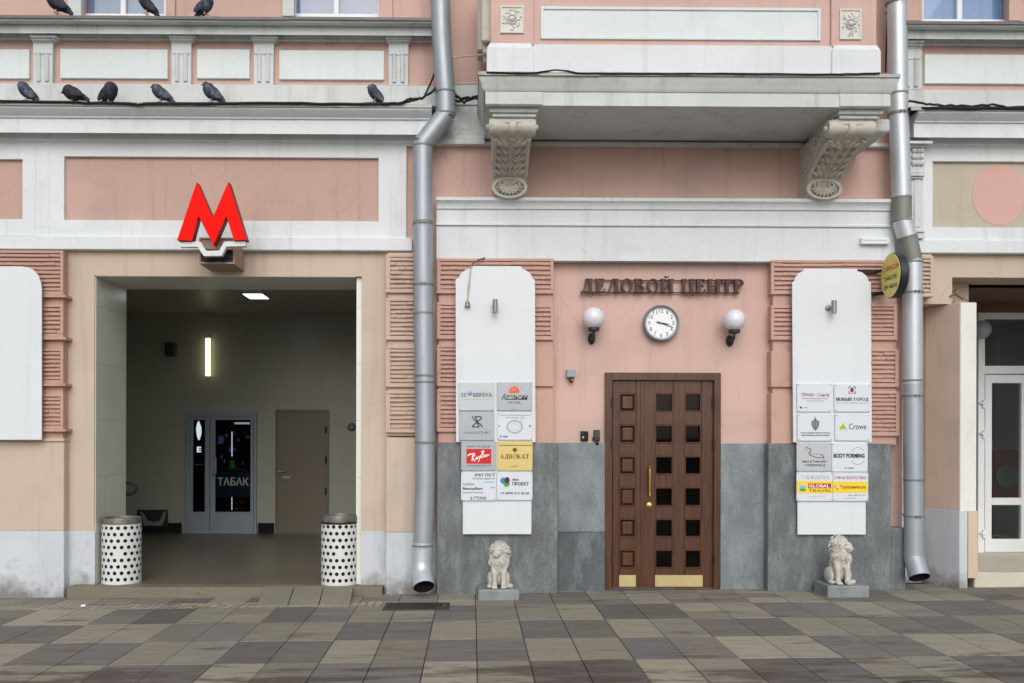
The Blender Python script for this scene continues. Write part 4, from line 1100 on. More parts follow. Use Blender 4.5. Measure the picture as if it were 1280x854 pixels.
# ---- serif lettering built of strokes
def serif_text(t, x0, z0, H, width, yf, yb):
    """capital serif letters made of stems, bars and rings; returns MB fitted to the given width"""
    G = {}
    st, th, sf = .19, .085, .08
    def stem(l, x, y0=0, y1=1, w_=st): l.append(('r', x, y0, x+w_, y1))
    def serif(l, x, y, w_=st, ex=.07): l.append(('r', x-ex, y-(0 if y == 0 else sf), x+w_+ex, y+(sf if y == 0 else 0)))
    def L_(ch):
        l = []
        if ch in 'НИЙП':
            stem(l,.06); stem(l,.56)
            for x in (.06,.56): serif(l,x,0); serif(l,x,1)
            if ch == 'Н': l.append(('r',.2,.46,.6,.54))
            elif ch == 'П': l.append(('r',.1,.92,.7,1))
            else: l.append(('q',(.2,.10),(.26,.10),(.60,.90),(.54,.90)))
            if ch == 'Й': l.append(('a',.395,1.22,.15,.13,.09,.075,math.pi,2*math.pi))
            return l, .80
        if ch == 'Е':
            stem(l,.06); serif(l,.06,0); serif(l,.06,1); l += [('r',.1,.92,.56,1),('r',.1,0,.60,.08),('r',.1,.47,.46,.54),('r',.5,.76,.56,.95),('r',.54,.05,.60,.25),('r',.42,.40,.47,.61)]; return l, .68
        if ch == 'О': return [('e',.40,.5,.38,.52,.22,.44)], .82
        if ch == 'В':
            stem(l,.06); serif(l,.06,0); serif(l,.06,1); l += [('a',.32,.755,.26,.245,.11,.175,-math.pi/2,math.pi/2),('a',.34,.265,.30,.265,.14,.195,-math.pi/2,math.pi/2),('r',.1,.93,.33,1),('r',.1,0,.35,.07),('r',.1,.465,.34,.535)]; return l, .70
        if ch == 'Р':
            stem(l,.06); serif(l,.06,0); serif(l,.06,1); l += [('a',.32,.72,.29,.28,.13,.21,-math.pi/2,math.pi/2),('r',.1,.93,.33,1),('r',.1,.44,.33,.51)]; return l, .66
        if ch == 'Л':
            stem(l,.50); serif(l,.50,0); l += [('q',(.06,.05),(.14,.05),(.44,1),(.34,1)),('r',.30,.93,.72,1),('r',.0,0,.2,.07)]; return l, .78
        if ch == 'Д':
            stem(l,.52,.06); l += [('q',(.14,.06),(.22,.06),(.46,1),(.36,1)),('r',.30,.93,.74,1),('r',.02,-.0,.82,.08),('r',.02,-.2,.09,.02),('r',.75,-.2,.82,.02)]; return l, .86
        if ch == 'Ц':
            stem(l,.06); stem(l,.54)
            for x in (.06,.54): serif(l,x,1)
            l += [('r',.0,0,.80,.08),('r',.74,-.2,.81,.02)]; return l, .84
        if ch == 'Т':
            stem(l,.28); serif(l,.28,0); l += [('r',.02,.90,.71,1),('r',.02,.74,.08,.96),('r',.65,.74,.71,.96)]; return l, .74
        if ch == 'А':
            l += [('q',(.08,.03),(.15,.03),(.42,1),(.36,1)),('q',(.54,.03),(.72,.03),(.46,1),(.32,1)),('r',.2,.30,.6,.37),('r',.0,0,.22,.06),('r',.46,0,.80,.06)]; return l, .80
        if ch == 'К':
            stem(l,.06); serif(l,.06,0); serif(l,.06,1); l += [('q',(.22,.44),(.30,.40),(.66,.96),(.58,1)),('q',(.30,.56),(.54,.02),(.74,.02),(.42,.62)),('r',.48,0,.78,.06),('r',.5,.94,.74,1)]; return l, .78
        if ch == 'Г':
            stem(l,.06); serif(l,.06,0); serif(l,.06,1); l += [('r',.1,.92,.56,1),('r',.5,.70,.56,.95)]; return l, .62
        if ch == 'Ы':
            stem(l,.06); serif(l,.06,0); serif(l,.06,1); l += [('a',.30,.27,.25,.27,.10,.20,-math.pi/2,math.pi/2),('r',.1,0,.31,.07),('r',.1,.47,.31,.54)]; stem(l,.68); serif(l,.68,0); serif(l,.68,1); return l, .92
        return l, .4
    pos = 0; items = []
    for ch in t:
        l, wd = L_(ch); items.append((pos, l)); pos += wd+.05
    k = width/(pos-.05); mb = MB(); i = 0
    for p, l in items:
        for s in l:
            i += 1; e = (i % 7)*.0006
            fx = lambda u: x0+(p+u)*k
            fz = lambda v: z0+v*H
            if s[0] == 'r': mb.box(fx(s[1]), fx(s[3]), yf+e, yb, fz(s[2]), fz(s[4]))
            elif s[0] == 'q': mb.prism([(fx(a), fz(b)) for a, b in s[1:]], yf+e, yb)
            elif s[0] == 'e': mb.ring((fx(s[1]), fz(s[2])), (s[3]*k, s[4]*H), (s[5]*k, s[6]*H), yf+e, yb, 24)
            elif s[0] == 'a': mb.ring((fx(s[1]), fz(s[2])), (s[3]*k, s[4]*H), (s[5]*k, s[6]*H), yf+e, yb, 14, s[7], s[8])
    return mb
yl = -.085
x0, x1 = X(726,yl,357), X(931,yl,357); z0, z1 = Z(365.5,yl,828), Z(348.5,yl,828)
t = thing('lettering_sign', 'brown raised serif lettering on thin rails above the clock', 'sign', ((x0+x1)/2, 0, z0))
mb = serif_text('ДЕЛОВОЙ ЦЕНТР', x0, z0, z1-z0, x1-x0, yl, yl+.05); build('lettering', mb, M['bronze'], t)
mb = MB()
for p in (349.5, 364.8): mb.box(x0+.05, x1-.04, yl+.052, yl+.066, Z(p+.6,yl,828), Z(p-.6,yl,828))
build('rail', mb, M['bronze'], t)
mb = MB()
for k in range(7):
    xx = x0+.1+(x1-x0-.2)*k/6; mb.tube([(xx,yl+.06,(z0+z1)/2+.06),(xx,.0,(z0+z1)/2+.06)], .006, 6)
build('stand_off', mb, M['dark'], t)

# ---- clock
c = W(827,403.6,-.09); r = .196
t = thing('wall_clock', 'round grey rimmed clock with white face on the pink wall', 'clock', (c.x, 0, c.z-r))
mb = MB(); mb.lathe([(r*.9,0),(r*.98,.02),(r,.06),(r*.985,.085),(r*.94,.098),(r*.88,.092),(r*.845,.07)], (c.x,0,c.z), 56, 'y', caps=False); build('case', mb, mat('grey clock case', (136,146,154), rough=.35, metal=.3), t, smooth=40)
mb = MB(); mb.lathe([(r*.86,0),(r*.86,.068)], (c.x,0,c.z), 56, 'y'); build('dial', mb, flat('white clock dial', (238,242,244), rough=.4), t, smooth=30)
mb = MB(); yd = -.0695
for h in range(1,13):
    a = math.pi/2-h*math.pi/6; q = (c.x+r*.66*math.cos(a), c.z+r*.68*math.sin(a)); s = .021; wd = .012 if h < 10 else .022
    if h == 1: wd = .006
    mb.text(str(h), q[0]-wd, q[0]+wd, q[1]-s, q[1]+s, yd, bold=.01)
for k in range(60):
    a = k*math.pi/30; u = Vector((math.cos(a),0,math.sin(a))); v = Vector((-u.z,0,u.x))*(.0012 if k%5 else .0022); o_ = Vector((c.x,yd,c.z))
    mb.add([o_+u*r*.775-v, o_+u*r*.775+v, o_+u*r*.815+v, o_+u*r*.815-v], [(0,1,2,3)])
build('numerals', mb, M['ink2'], t)
mb = MB()
for ang, L_, wd, yy in ((-9.5,.105,.0075,-.073),(-19,.155,.0055,-.077)):
    a = R_(ang); u = Vector((math.cos(a),0,math.sin(a))); v = Vector((-u.z,0,u.x)); o_ = Vector((c.x-.02,yy,c.z+.004))
    P4 = [o_-u*.03-v*wd, o_+u*L_-v*wd*.5, o_+u*L_+v*wd*.5, o_-u*.03+v*wd]
    mb.prism([(p.x,p.z) for p in P4], yy, yy+.002)
mb.lathe([(.009,0),(.009,.012)], (c.x-.02,-.07,c.z+.004), 14, 'y'); build('hands', mb, M['ink'], t)

# ---- globe lamps
def globe_lamp(pb, pyb, label):
    q = W(pb, pyb, -.02); gy = -.19; gzc = q.z+.205
    t = thing('globe_lamp', label, 'wall lamp', (q.x, 0, q.z-.09), 'globe lamps beside the clock')
    mb = MB(); mb.ell((q.x,gy,gzc), .120, n=36, m=22); build('globe', mb, M['opal'], t, smooth=80)
    mb = MB(); mb.lathe([(.03,-.02),(.058,-.012),(.062,0),(.060,.022),(.05,.026)], (q.x,gy,gzc-.128), 28); build('collar', mb, M['dark'], t, smooth=40)
    mb = MB(); mb.tube(sweep([(q.x,-.03,q.z-.01),(q.x,-.12,q.z-.02),(q.x,gy,q.z+.02),(q.x,gy,gzc-.13)], 6, .06), .013, 12); mb.ell((q.x,-.10,q.z-.015), (.02,.03,.022)); build('arm', mb, M['dark'], t, smooth=50)
    mb = MB(); mb.lathe([(.062,0),(.062,.015),(.05,.03),(.03,.04),(.012,.055)], (0,0,0), 28, 'y')
    mb.v = [Vector((v.x*.66+q.x, v.y, v.z*1.0+q.z)) for v in mb.v]
    for k in range(10):
        a = k*math.pi/5; mb.ell((q.x+.038*math.cos(a)*.8, -.026, q.z+.048*math.sin(a)), (.010,.010,.014), n=8, m=6)
    build('wall_plate', mb, M['dark'], t, smooth=40)
globe_lamp(739.6, 423.5, 'white globe lamp on dark bracket, left of the clock'); globe_lamp(912.4, 426, 'white globe lamp on dark bracket, right of the clock')

# ---- small fittings round the door
q = W(714,466.5,-.06)
t = thing('security_camera', 'small grey camera box with a lens below, left of the wooden door', 'security camera', (q.x, 0, q.z-.09))
mb = MB(); mb.rect(708.6, 461.5, 719, 471.5, -.09, -.005); build('housing', mb, mat('grey plastic housing', (150,158,166), rough=.45), t, bevel=.006, seg=2)
mb = MB(); mb.lathe([(.018,0),(.024,-.01),(.026,-.03),(.018,-.05),(.006,-.06)], (q.x+.005,-.06,Z(471.5,-.09,714)), 18); build('lens', mb, M['dark'], t, smooth=50)
mb = MB(); mb.ell((q.x+.012,-.085,Z(475.5,-.09,714)), (.014,.008,.012)); build('indicator', mb, M['orange'], t, smooth=60)
q = W(730.5,546,-.02)
t = thing('door_intercom', 'small black intercom with white button on the pink wall', 'intercom', (q.x, 0, Z(553,-.03,730)))
mb = MB(); mb.rect(726, 539, 735.5, 551.5, -.035, 0); build('housing', mb, M['black'], t, bevel=.008, seg=2)
mb = MB(); mb.rect(730.2, 540.3, 734.6, 549.5, -.039, -.03); build('screen', mb, flat('glossy black screen', (18,16,20), rough=.08), t, bevel=.002)
mb = MB(); p = W(729,546.8,-.037); mb.lathe([(.0085,0),(.0085,.006),(.005,.009)], (p.x,-.034,p.z), 14, 'y'); build('button', mb, M['whiteink'], t, smooth=40)
q = W(745.5,547,-.02)
t = thing('key_lock_box', 'dark metal entry keypad beside the wooden door frame', 'keypad', (q.x, 0, Z(557,-.05,745)))
mb = MB(); mb.rect(742.5, 537.5, 750, 551, -.05, 0); mb.rect(743.5, 551, 749, 557.5, -.045, 0); mb.rect(740.8, 546.5, 742.5, 550.5, -.04, 0)
build('housing', mb, M['dark'], t, bevel=.008, seg=2)
mb = MB()
for i in range(3):
    for j in range(3): p = W(744.2+i*2.1, 540.5+j*2.4, -.05); mb.box(p.x-.006, p.x+.006, -.055, -.045, p.z-.006, p.z+.006)
build('button_pad', mb, M['ink2'], t)

# ---- white sign boards (flat sheets) with their spotlights
YS = -.235
def board(label, pts, th=.02):
    c = W(sum(p[0] for p in pts)/len(pts), max(p[1] for p in pts), YS)
    mb = MB(); mb.pprism(pts, YS, YS+th)
    o = build('sign_board', mb, M['board'], loc=(c.x, YS, c.z), bevel=.003)
    return tag(o, label, 'sign board')
board('white notched sign board left of the wooden door, behind eight plaques', [(590.8,332.5),(652,332.8),(652.2,336),(657,337.6),(661.8,341),(665.3,345.6),(665.8,349.2),(668.8,349.6),(669.5,552.5),(664.5,553),(664.3,668),(578.5,668),(578,553),(570,552.5),(569.4,348.6),(573.6,348),(574.6,344),(578.4,339.8),(583.5,336.6),(590,335.6)])
board('white notched sign board right of the wooden door, behind eight plaques', [(1004.4,335.8),(1071.8,336.2),(1072,339),(1078,340.6),(1082.6,344.4),(1085.6,349),(1086,352.6),(1089,353),(1090,553),(1082.5,553.5),(1082.3,668.5),(997,668.5),(996.8,553.5),(991.6,553),(990.2,352.6),(992.8,352),(993.6,348),(996.6,343.6),(1000.6,340),(1004.2,338.8)])
board('blank white board with one rounded corner at the far left wall', [(-120,333),(28,333),(36,334.5),(43,338.5),(48,345),(51,353),(52,362),(52,550),(-120,550)])
def spot(pc, py0, py1, dx, label):
    q = W(pc, (py0+py1)/2, YS-.09)
    t = thing('spotlight', label, 'spotlight', (q.x, YS, q.z), 'spotlights on the sign boards')
    m_ = mat('grey aluminium lamp', (150,148,142), rough=.4, metal=.5)
    z0, z1 = Z(py1,YS-.09,pc), Z(py0,YS-.09,pc)
    mb = MB(); mb.lathe([(.022,0),(.027,.004),(.027,z1-z0-.004),(.022,z1-z0)], (q.x,YS-.09,z0), 20); build('cylinder_shade', mb, m_, t, smooth=40)
    mb = MB(); mb.tube([(q.x-dx,YS,q.z),(q.x,YS-.09,q.z)], .014, 10); mb.lathe([(.03,0),(.03,.012),(.02,.02)], (q.x-dx,YS,q.z), 18, 'y'); build('mount', mb, m_, t, smooth=40)
spot(619, 374, 391, 0, 'small grey cylinder spotlight on the left notched board'); spot(1042.5, 375.5, 392, .03, 'small grey cylinder spotlight on the right notched board')
# bell on a chain
q = W(584.5,379.5,YS-.03)
t = thing('hanging_bell', 'small metal bell hanging on a pale chain in front of the left notched board', 'bell', (q.x, YS-.03, q.z-.03))
mb = MB(); mb.ell((q.x,YS-.03,q.z), (.026,.026,.028)); mb.lathe([(.032,-.03),(.026,-.012),(.012,.025)], (q.x,YS-.03,q.z), 18); build('bell_body', mb, mat('tarnished bell', (150,148,128), rough=.3, metal=.6), t, smooth=60)
mb = MB(); pts = [W(584.5,375,YS-.03), W(585,360,YS-.025), W(588,340,YS-.02), W(589.5,331,YS-.02)]
mb.tube(pts, .005, 6)
for k in range(12): mb.ell(pts[0].lerp(pts[2], k/11.5), (.009,.006,.012), n=6, m=5)
build('chain', mb, mat('pale chain', (176,172,160), rough=.5, metal=.4), t)
mb = MB(); mb.tube(sweep([W(588,332,YS-.022), W(592,329,YS+.0), W(598,325,-.2), W(606,322.5,-.16)], 4, .05), .008, 8)
tag(build('cable', mb, mat('brown cable', (128,86,64)), loc=(0,0,0)), 'short brown cable above the left notched board', 'cable')
# white junction box
q = W(1094,300,-.16)
t = thing('junction_box', 'white rectangular box on the white band over the right notched board', 'junction box', (q.x, -.13, Z(305,-.16,1094)))
mb = MB(); mb.rect(1077, 297, 1112, 305, -.19, -.12); build('box_body', mb, M['pvc'], t, bevel=.006, seg=2)
mb = MB(); mb.rect(1079, 298, 1110, 300.5, -.195, -.17); build('lid', mb, M['pvc'], t, bevel=.003)

# ---- round yellow sign projecting from the wall
xS = 4.36; zS = Z(344, -.49, 1116); rS = .235; yS = -.46
t = thing('round_sign', 'yellow round projecting sign with red and black lettering beside the right drainpipe', 'sign', (xS, -.15, zS-rS))
mb = MB(); mb.lathe([(rS*.96,.0),(rS,.01),(rS,.085),(rS*.96,.095)], (xS,yS,zS), 48, 'x'); build('drum', mb, mat('black sign drum', (40,42,52), rough=.4), t, smooth=40)
mb = MB(); mb.lathe([(rS*.965,-.004),(rS*.965,.001)], (xS,yS,zS), 48, 'x'); build('yellow_face', mb, flat('yellow sign face', (226,208,116), rough=.4), t, smooth=30)
def side_text(s, u0, u1, v0, v1, m_, nm):
    mb = MB(); mb.text(s, u0, u1, v0, v1, 'uv', bold=.02)
    mb.v = [Vector((xS-.0055, yS-v.x, zS+v.y)) for v in mb.v]; mb.f = [f for f in mb.f]
    build(nm, mb, M[m_], t)
side_text('Г КРАСОН', -.165, .205, .055, .105, 'red', 'lettering'); side_text('ТАКСОВ', -.14, .15, -.045, .0, 'ink', 'lettering'); side_text('24 часа', -.14, .16, -.135, -.085, 'ink', 'lettering')
mb = MB()
for dz in (.09, -.15): mb.tube([(xS+.045,yS+rS*.8,zS+dz),(xS-.05,-.16,zS+dz)], .018, 10); mb.box(xS-.28, xS-.02, -.19, -.15, zS+dz-.02, zS+dz+.02)
build('wall_arm', mb, M['black'], t, smooth=40)

# ---- plaques
YQP = YS-.022
def plaque(label, m_, box, base, sc, items, th=.016):
    """items use the pixel grid of an enlarged view: base corner + scale"""
    px0, py0, px1, py1 = box
    c = W((px0+px1)/2, py1, YQP)
    t = thing('plaque', label, 'plaque', (c.x, YS, c.z), 'company plaques beside the wooden door')
    mb = MB(); mb.rect(px0, py0, px1, py1, YQP, YS); build('plate', mb, M[m_], t, bevel=.002)
    mb = MB()
    for a in (px0+1.6, px1-1.6):
        for b in (py0+1.6, py1-1.6): p = W(a, b, YQP); mb.lathe([(.006,0),(.006,.003),(.003,.005)], (p.x,YQP,p.z), 8, 'y')
    build('screw', mb, M['plate_d'], t)
    F = lambda a, b: (base[0]+a/sc, base[1]+b/sc)
    by = {}
    for i, it in enumerate(items):
        kind, mm = it[0], it[1]; d = by.setdefault((mm, kind == 't'), MB()); yy = YQP-.0012-.0004*i
        if kind == 't':
            a, b = F(it[3],it[4]); c_, d_ = F(it[5],it[6]); kw = it[7] if len(it) > 7 else {}
            d.ptext(it[2], a, b, c_, d_, yy, **kw)
        elif kind == 'serif':
            a, b = F(it[3],it[4]); c_, d_ = F(it[5],it[6]); m2 = serif_text(it[2], X(a,yy,b), Z(d_,yy,a), Z(b,yy,a)-Z(d_,yy,a), X(c_,yy,b)-X(a,yy,b), yy-.003, YQP-.0004)
            d.add(m2.v, m2.f)
        elif kind == 'b':
            a, b = F(it[2],it[3]); c_, d_ = F(it[4],it[5]); d.rect(a, b, c_, d_, yy, YQP+.002)
        elif kind == 'd':
            a, b = F(it[2],it[3]); p = W(a,b,yy); rx = it[4]/sc/118; rz = (it[5] if len(it) > 5 else it[4])/sc/118
            d.prism([(p.x+rx*math.cos(k*math.pi/14), p.z+rz*math.sin(k*math.pi/14)) for k in range(28)], yy, YQP+.002)
        elif kind == 'o':
            a, b = F(it[2],it[3]); p = W(a,b,yy); rx, rz, w_ = it[4]/sc/118, it[5]/sc/118, it[6]/sc/118
            ar = it[7:9] if len(it) > 8 else (0, 2*math.pi)
            d.ring((p.x,p.z), (rx,rz), (rx-w_,rz-w_), yy, YQP+.002, 28, *ar)
        elif kind == 'p':
            d.pprism([F(a,b) for a, b in it[2]], yy, YQP+.002)
        elif kind == 'l':                                    # stroke of given width
            pts = [W(*F(a,b), yy) for a, b in it[2]]; w_ = it[3]/sc/118/2
            for j in range(len(pts)-1):
                u = (pts[j+1]-pts[j]).normalized(); v = Vector((-u.z,0,u.x))*w_; e = u*w_*.5
                q4 = [pts[j]-e-v, pts[j+1]+e-v, pts[j+1]+e+v, pts[j]-e+v]
                d.prism([(p.x,p.z) for p in q4], yy-.0001*j, YQP+.002)
    for (mm, tx), d in by.items(): build('lettering' if tx else 'emblem', d, M[mm], t)
bd = dict(bold=.025); b0 = dict(bold=.01); it_ = dict(shear=.25, bold=.012)
A1, A2, K1 = (570,475), (570,550), 11.09
plaque('pale silver plaque with a blue globe in a line of spaced letters', 'plate_s', (573.6,478.4,617.4,513.4), A1, K1,
    [('t','ink2','ЕВ',75,180,140,235,b0),('d','blue',190,190,32,30),('t','ink','ВВРЕКА',235,180,500,235,b0),('l','whiteink',[(170,185),(190,172),(205,192)],6),('b','paleprint',75,268,500,271)])
plaque('steel plaque with an orange half sun over handwritten black lettering', 'plate_d', (621.4,478,665,513.4), A1, K1,
    [('p','orange',[(735,185),(735,150),(752,112),(790,88),(830,88),(865,112),(880,150),(878,185)]),('l','orange',[(760,80),(755,65)],9),('l','orange',[(810,68),(808,50)],9),('l','orange',[(858,80),(866,66)],9),('l','orange',[(895,112),(908,104)],9),('l','orange',[(715,110),(703,102)],9),
     ('l','plate_d',[(770,150),(800,120),(840,150)],8),('t','ink','Апельсин',632,190,995,275,it_),('l','ink',[(690,272),(990,266)],9),('t','ink2','HOTEL',725,300,900,328,b0),('t','ink2','www.hotel.ru',760,398,860,410)])
plaque('grey steel plaque with a dark hourglass line emblem', 'plate_d', (574,514.8,617.6,550.4), A1, K1,
    [('l','ink',[(225,505),(245,545),(300,590),(350,625),(362,655)],15),('l','ink',[(265,510),(345,510),(355,535),(300,575),(262,515)],15),('l','ink',[(290,585),(230,640),(228,652),(318,652),(315,630),(290,592)],15),('t','ink2','LANDA/ЛОФТ',110,712,475,748)])
plaque('pale plaque with a large thin ring under two small green lines', 'plate_w', (621.8,515.6,665.6,550), A1, K1,
    [('t','inkg','СТОМАТОЛОГИЧЕСКАЯ КЛИНИКА',605,480,1030,502,b0),('t','inkg','«Ультрамед Тон»',680,514,960,540,b0),('o','paleprint',815,650,115,95,24),('o','plate_s',815,650,60,50,10),('b','paleprint',900,545,912,650),('d','ink2',600,640,11),('d','ink2',1025,637,13),('t','inkb','2 этаж',605,768,720,798,bd)])
plaque('steel plaque with a red rectangle and white script', 'plate_d', (576.3,551.8,619.6,588.3), A2, K1,
    [('t','ink','ОФИС ПРОДАЖ',148,80,475,108,b0),('b','red',145,125,488,330),('t','whiteink','Ray·Ban',0,0,1,1,it_),('t','dred','ЭКСКЛЮЗИВНЫЙ 1937',155,345,485,365,b0)][:2]+
    [('l','whiteink',[(163,222),(195,195),(235,205),(222,290)],15),('l','whiteink',[(195,200),(250,185),(262,205),(235,240),(225,240),(262,298)],13),('l','whiteink',[(290,235),(268,262),(275,275),(298,240),(300,268)],10),('l','whiteink',[(312,225),(318,250),(345,215),(310,305)],10),('l','whiteink',[(335,232),(350,222)],8),
     ('l','whiteink',[(365,160),(350,250)],14),('l','whiteink',[(350,165),(385,148),(388,170),(362,195),(390,205),(385,235),(352,248)],11),('l','whiteink',[(412,205),(395,228),(403,240),(420,208),(424,232)],9),('l','whiteink',[(430,230),(434,202),(448,210),(450,220),(464,198)],9),
     ('t','dred','ЭКСКЛЮЗИВНЫЙ 1937',155,345,485,365,b0)])
plaque('gold plaque with dark serif capitals and a small round crest', 'plate_g', (621.4,551.8,665.8,588.4), A2, K1,
    [('b','goldink',600,70,1050,80),('d','goldink',815,138,24),('o','brownink',815,138,31,31,5),('serif','goldink','АДВОКАТ',612,198,1015,258),('t','goldink','МОСКВА',762,358,865,374)])
plaque('pale plaque with several lines of black print, below the red rectangle plaque', 'plate_w', (576.3,590,620,625.8), A2, K1,
    [('t','ink','РЕГЛЕТ',265,468,540,505,bd),('t','ink','КОПИ-ЦЕНТР',232,525,540,553,b0),('b','lightblue',380,578,530,590),('t','ink','САЛОН',95,600,245,632,b0),('t','ink','BeautyБart',95,655,370,700,bd),('b','pinkink',478,655,535,668),('t','ink2','маникюр, педикюр',95,722,375,742),('t','ink','2 ЭТАЖ',200,785,420,828,bd)])
plaque('pale plaque with three overlapping blue, brown and green discs', 'plate_w', (621,589.8,665.6,625.4), A2, K1,
    [('d','blue',652,565,38,44),('d','green',700,612,42,38),('d','maroon',708,560,38,44),('t','ink','das',778,530,868,565,bd),('t','ink','ПРОЕКТ',778,585,1010,632,bd),('t','ink','+7 (499) 213 20 20',615,725,1015,760,bd)])
A3, A4, K2 = (992,475), (992,550), 10.68
plaque('pale plaque with red lettering and a thin grey underline', 'plate_w', (996.5,479.4,1039.4,514.8), A3, K1,
    [('t','dred','ТРАНА',105,182,280,230,bd),('t','dred','-',295,200,315,208),('t','dred','Санта',330,182,495,232,it_),('b','ink2',108,256,475,262),('t','ink2','туристическая',180,285,420,302),('b','ink',88,370,112,396),('t','ink2','2 этаж',118,374,200,394)])
plaque('pale plaque with a dark red square emblem over black serif capitals', 'plate_w', (1043,480.4,1087.6,514.8), A3, K1,
    [('d','dred',810,140,26,34)]+[('l','ink2',[(a+dx,b),(a,b),(a,b+dy)],11) for a,b,dx,dy in ((768,96,28,28),(856,96,-28,28),(768,186,28,-28),(856,186,-28,-28))]+
    [('serif','ink','НОВЫЙ ГОРОД',588,245,1040,288),('t','ink2','АГЕНТСТВО НЕДВИЖИМОСТИ',590,314,1035,328)])
plaque('pale plaque with a grey shield and sword emblem', 'plate_w', (997,517.4,1040.6,551.2), A3, K1,
    [('p','ink2',[(300,545),(330,565),(354,572),(352,630),(335,670),(305,704),(270,670),(250,630),(248,572),(275,562)]),('p','inkg',[(302,560),(340,582),(338,630),(303,688),(264,630),(262,582)]),('l','ink2',[(302,512),(302,690)],9),('l','ink2',[(285,545),(320,545)],8),('t','ink','ФОНД СОДЕЙСТВИЯ ВЕТЕРАНАМ',95,722,510,745,bd),('t','ink','ИНВАЛИДАМ И ПЕНСИОНЕРАМ',110,758,495,780,bd)])
plaque('silver blue plaque with a lime triangle mark and dark rounded lettering', 'plate_w', (1044,517.8,1087.6,551), A3, K1,
    [('p','lime',[(625,690),(690,590),(712,650),(705,690)]),('l','goldink',[(640,665),(700,640),(735,690)],6),('t','ink','Crowe',768,605,1010,685,dict(bold=.0))])
plaque('grey plaque with a pink and black swoosh outline over two lines of print', 'plate_s', (995.8,553.7,1039.8,589), A4, K2,
    [('l','ink',[(165,100),(225,118),(232,150),(205,175),(215,200),(300,235),(410,240),(380,200),(335,185)],9),('l','pinkink',[(165,100),(150,130),(190,140),(225,180),(300,185),(375,190)],9),('t','ink','BALI & THAI-SPA',122,275,440,303,bd),('t','ink','+7 КРАСОТЫ',150,322,370,352,bd),('o','ink',405,338,18,18,6)])
plaque('pale plaque with bold black capitals across a thin green circle', 'plate_w', (1040.2,553.8,1084.8,589.8), A4, K2,
    [('o','inkg',860,215,100,118,6,.55,math.pi-.55),('o','inkg',860,215,100,118,6,math.pi+.55,2*math.pi-.55),('t','ink','BODY FORMING',535,182,948,240,dict(bold=.045)),('t','ink','2 этаж',685,364,802,386,bd)])
plaque('pale plaque with a yellow band, small globe and a red box of white capitals', 'plate_w', (995.8,590.7,1040.8,626.4), A4, K2,
    [('t','paleprint','ТУРФИРМА',95,470,480,530),('b','yellow',44,548,518,712),('d','lightblue',122,625,40,36),('d','green',122,668,46,18),('l','whiteink',[(95,610),(125,595),(150,620)],8),('b','dred',196,582,500,645),('t','whiteink','GLOBAL',205,592,480,636,bd),('t','brownink','TRAVEL',200,662,510,692,b0),('t','paleprint','www.global.ru   2 этаж',190,748,420,766)])
plaque('pale plaque with a yellow band and dark red lettering under magenta capitals', 'plate_w', (1041.2,590.8,1085.4,626.4), A4, K2,
    [('t','magenta','ТУРАГЕНТСТВО',535,488,972,525,bd),('b','yellow',526,556,985,706),('d','lime',562,612,24,28),('t','brownink','Турошинка.ру',620,605,968,660,bd),('l','whiteink',[(545,590),(580,600),(600,640)],8),('d','inkg',585,655,16,10),('t','inkb','тел. 642-31-16',725,730,950,748),('b','paleprint',690,772,830,780)])

# ---- granite blocks and lions
def stone_block(p0, p1, y0, y1, pyt, label):
    x0, x1 = X(p0,y0,745), X(p1,y0,745); zt_ = Z(pyt,y0,(p0+p1)/2); c = (x0+x1)/2
    mb = MB(); mb.box(x0, x1, y0, y1, gz(c)-.03, zt_)
    o = build('stone_block', mb, M['block'], loc=(c, (y0+y1)/2, gz(c)), bevel=.012, seg=2); tag(o, label, 'stone block', 'granite blocks under the lions')
    return c, zt_
def lion_mesh():
    mb = MB()
    for s in (-1, 1):
        mb.ell((s*.088,.055,.085), (.046,.115,.088), n=20, m=12)             # haunch
        mb.ell((s*.105,-.045,.022), (.034,.062,.024), n=14, m=8)             # hind paw
        mb.tube([(s*.05,-.035,.27),(s*.052,-.075,.17),(s*.050,-.082,.09),(s*.050,-.085,.03)], [.046,.034,.027,.030], 14)
        mb.ell((s*.051,-.108,.022), (.036,.050,.023), n=14, m=8)             # front paw
        for k in (-1,0,1): mb.ell((s*.051+k*.020,-.148,.018), (.011,.016,.016), n=8, m=6)
        mb.ell((s*.054,-.035,.450), (.018,.014,.018), n=10, m=8)             # ear
    mb.ell((0,.045,.17), (.095,.105,.155), Euler((-.25,0,0)), n=22, m=14)
    mb.ell((0,-.02,.29), (.100,.090,.120), n=22, m=14)
    mb.tube([(.09,.14,.03),(.13,.08,.022),(.15,.0,.02),(.13,-.05,.024)], [.018,.016,.016,.024], 10)
    mb.ell((0,-.005,.395), (.098,.078,.104), n=22, m=14)                      # mane mass behind the face
    # head
    mb.ell((0,-.055,.405), (.070,.072,.076), n=20, m=14)
    mb.ell((0,-.112,.388), (.040,.040,.034), n=16, m=10); mb.ell((0,-.132,.366), (.030,.026,.018), n=12, m=8)
    mb.ell((0,-.148,.401), (.018,.010,.011), n=10, m=8); mb.tube([(0,-.108,.435),(0,-.148,.405)], [.020,.015], 10)
    for s in (-1,1):
        mb.ell((s*.032,-.112,.432), (.022,.016,.010), Euler((0,s*.3,0)), n=10, m=6); mb.ell((s*.024,-.143,.384), (.020,.016,.016), n=10, m=8)
        mb.ell((s*.030,-.118,.418), (.009,.008,.007), n=8, m=6)
    return mb
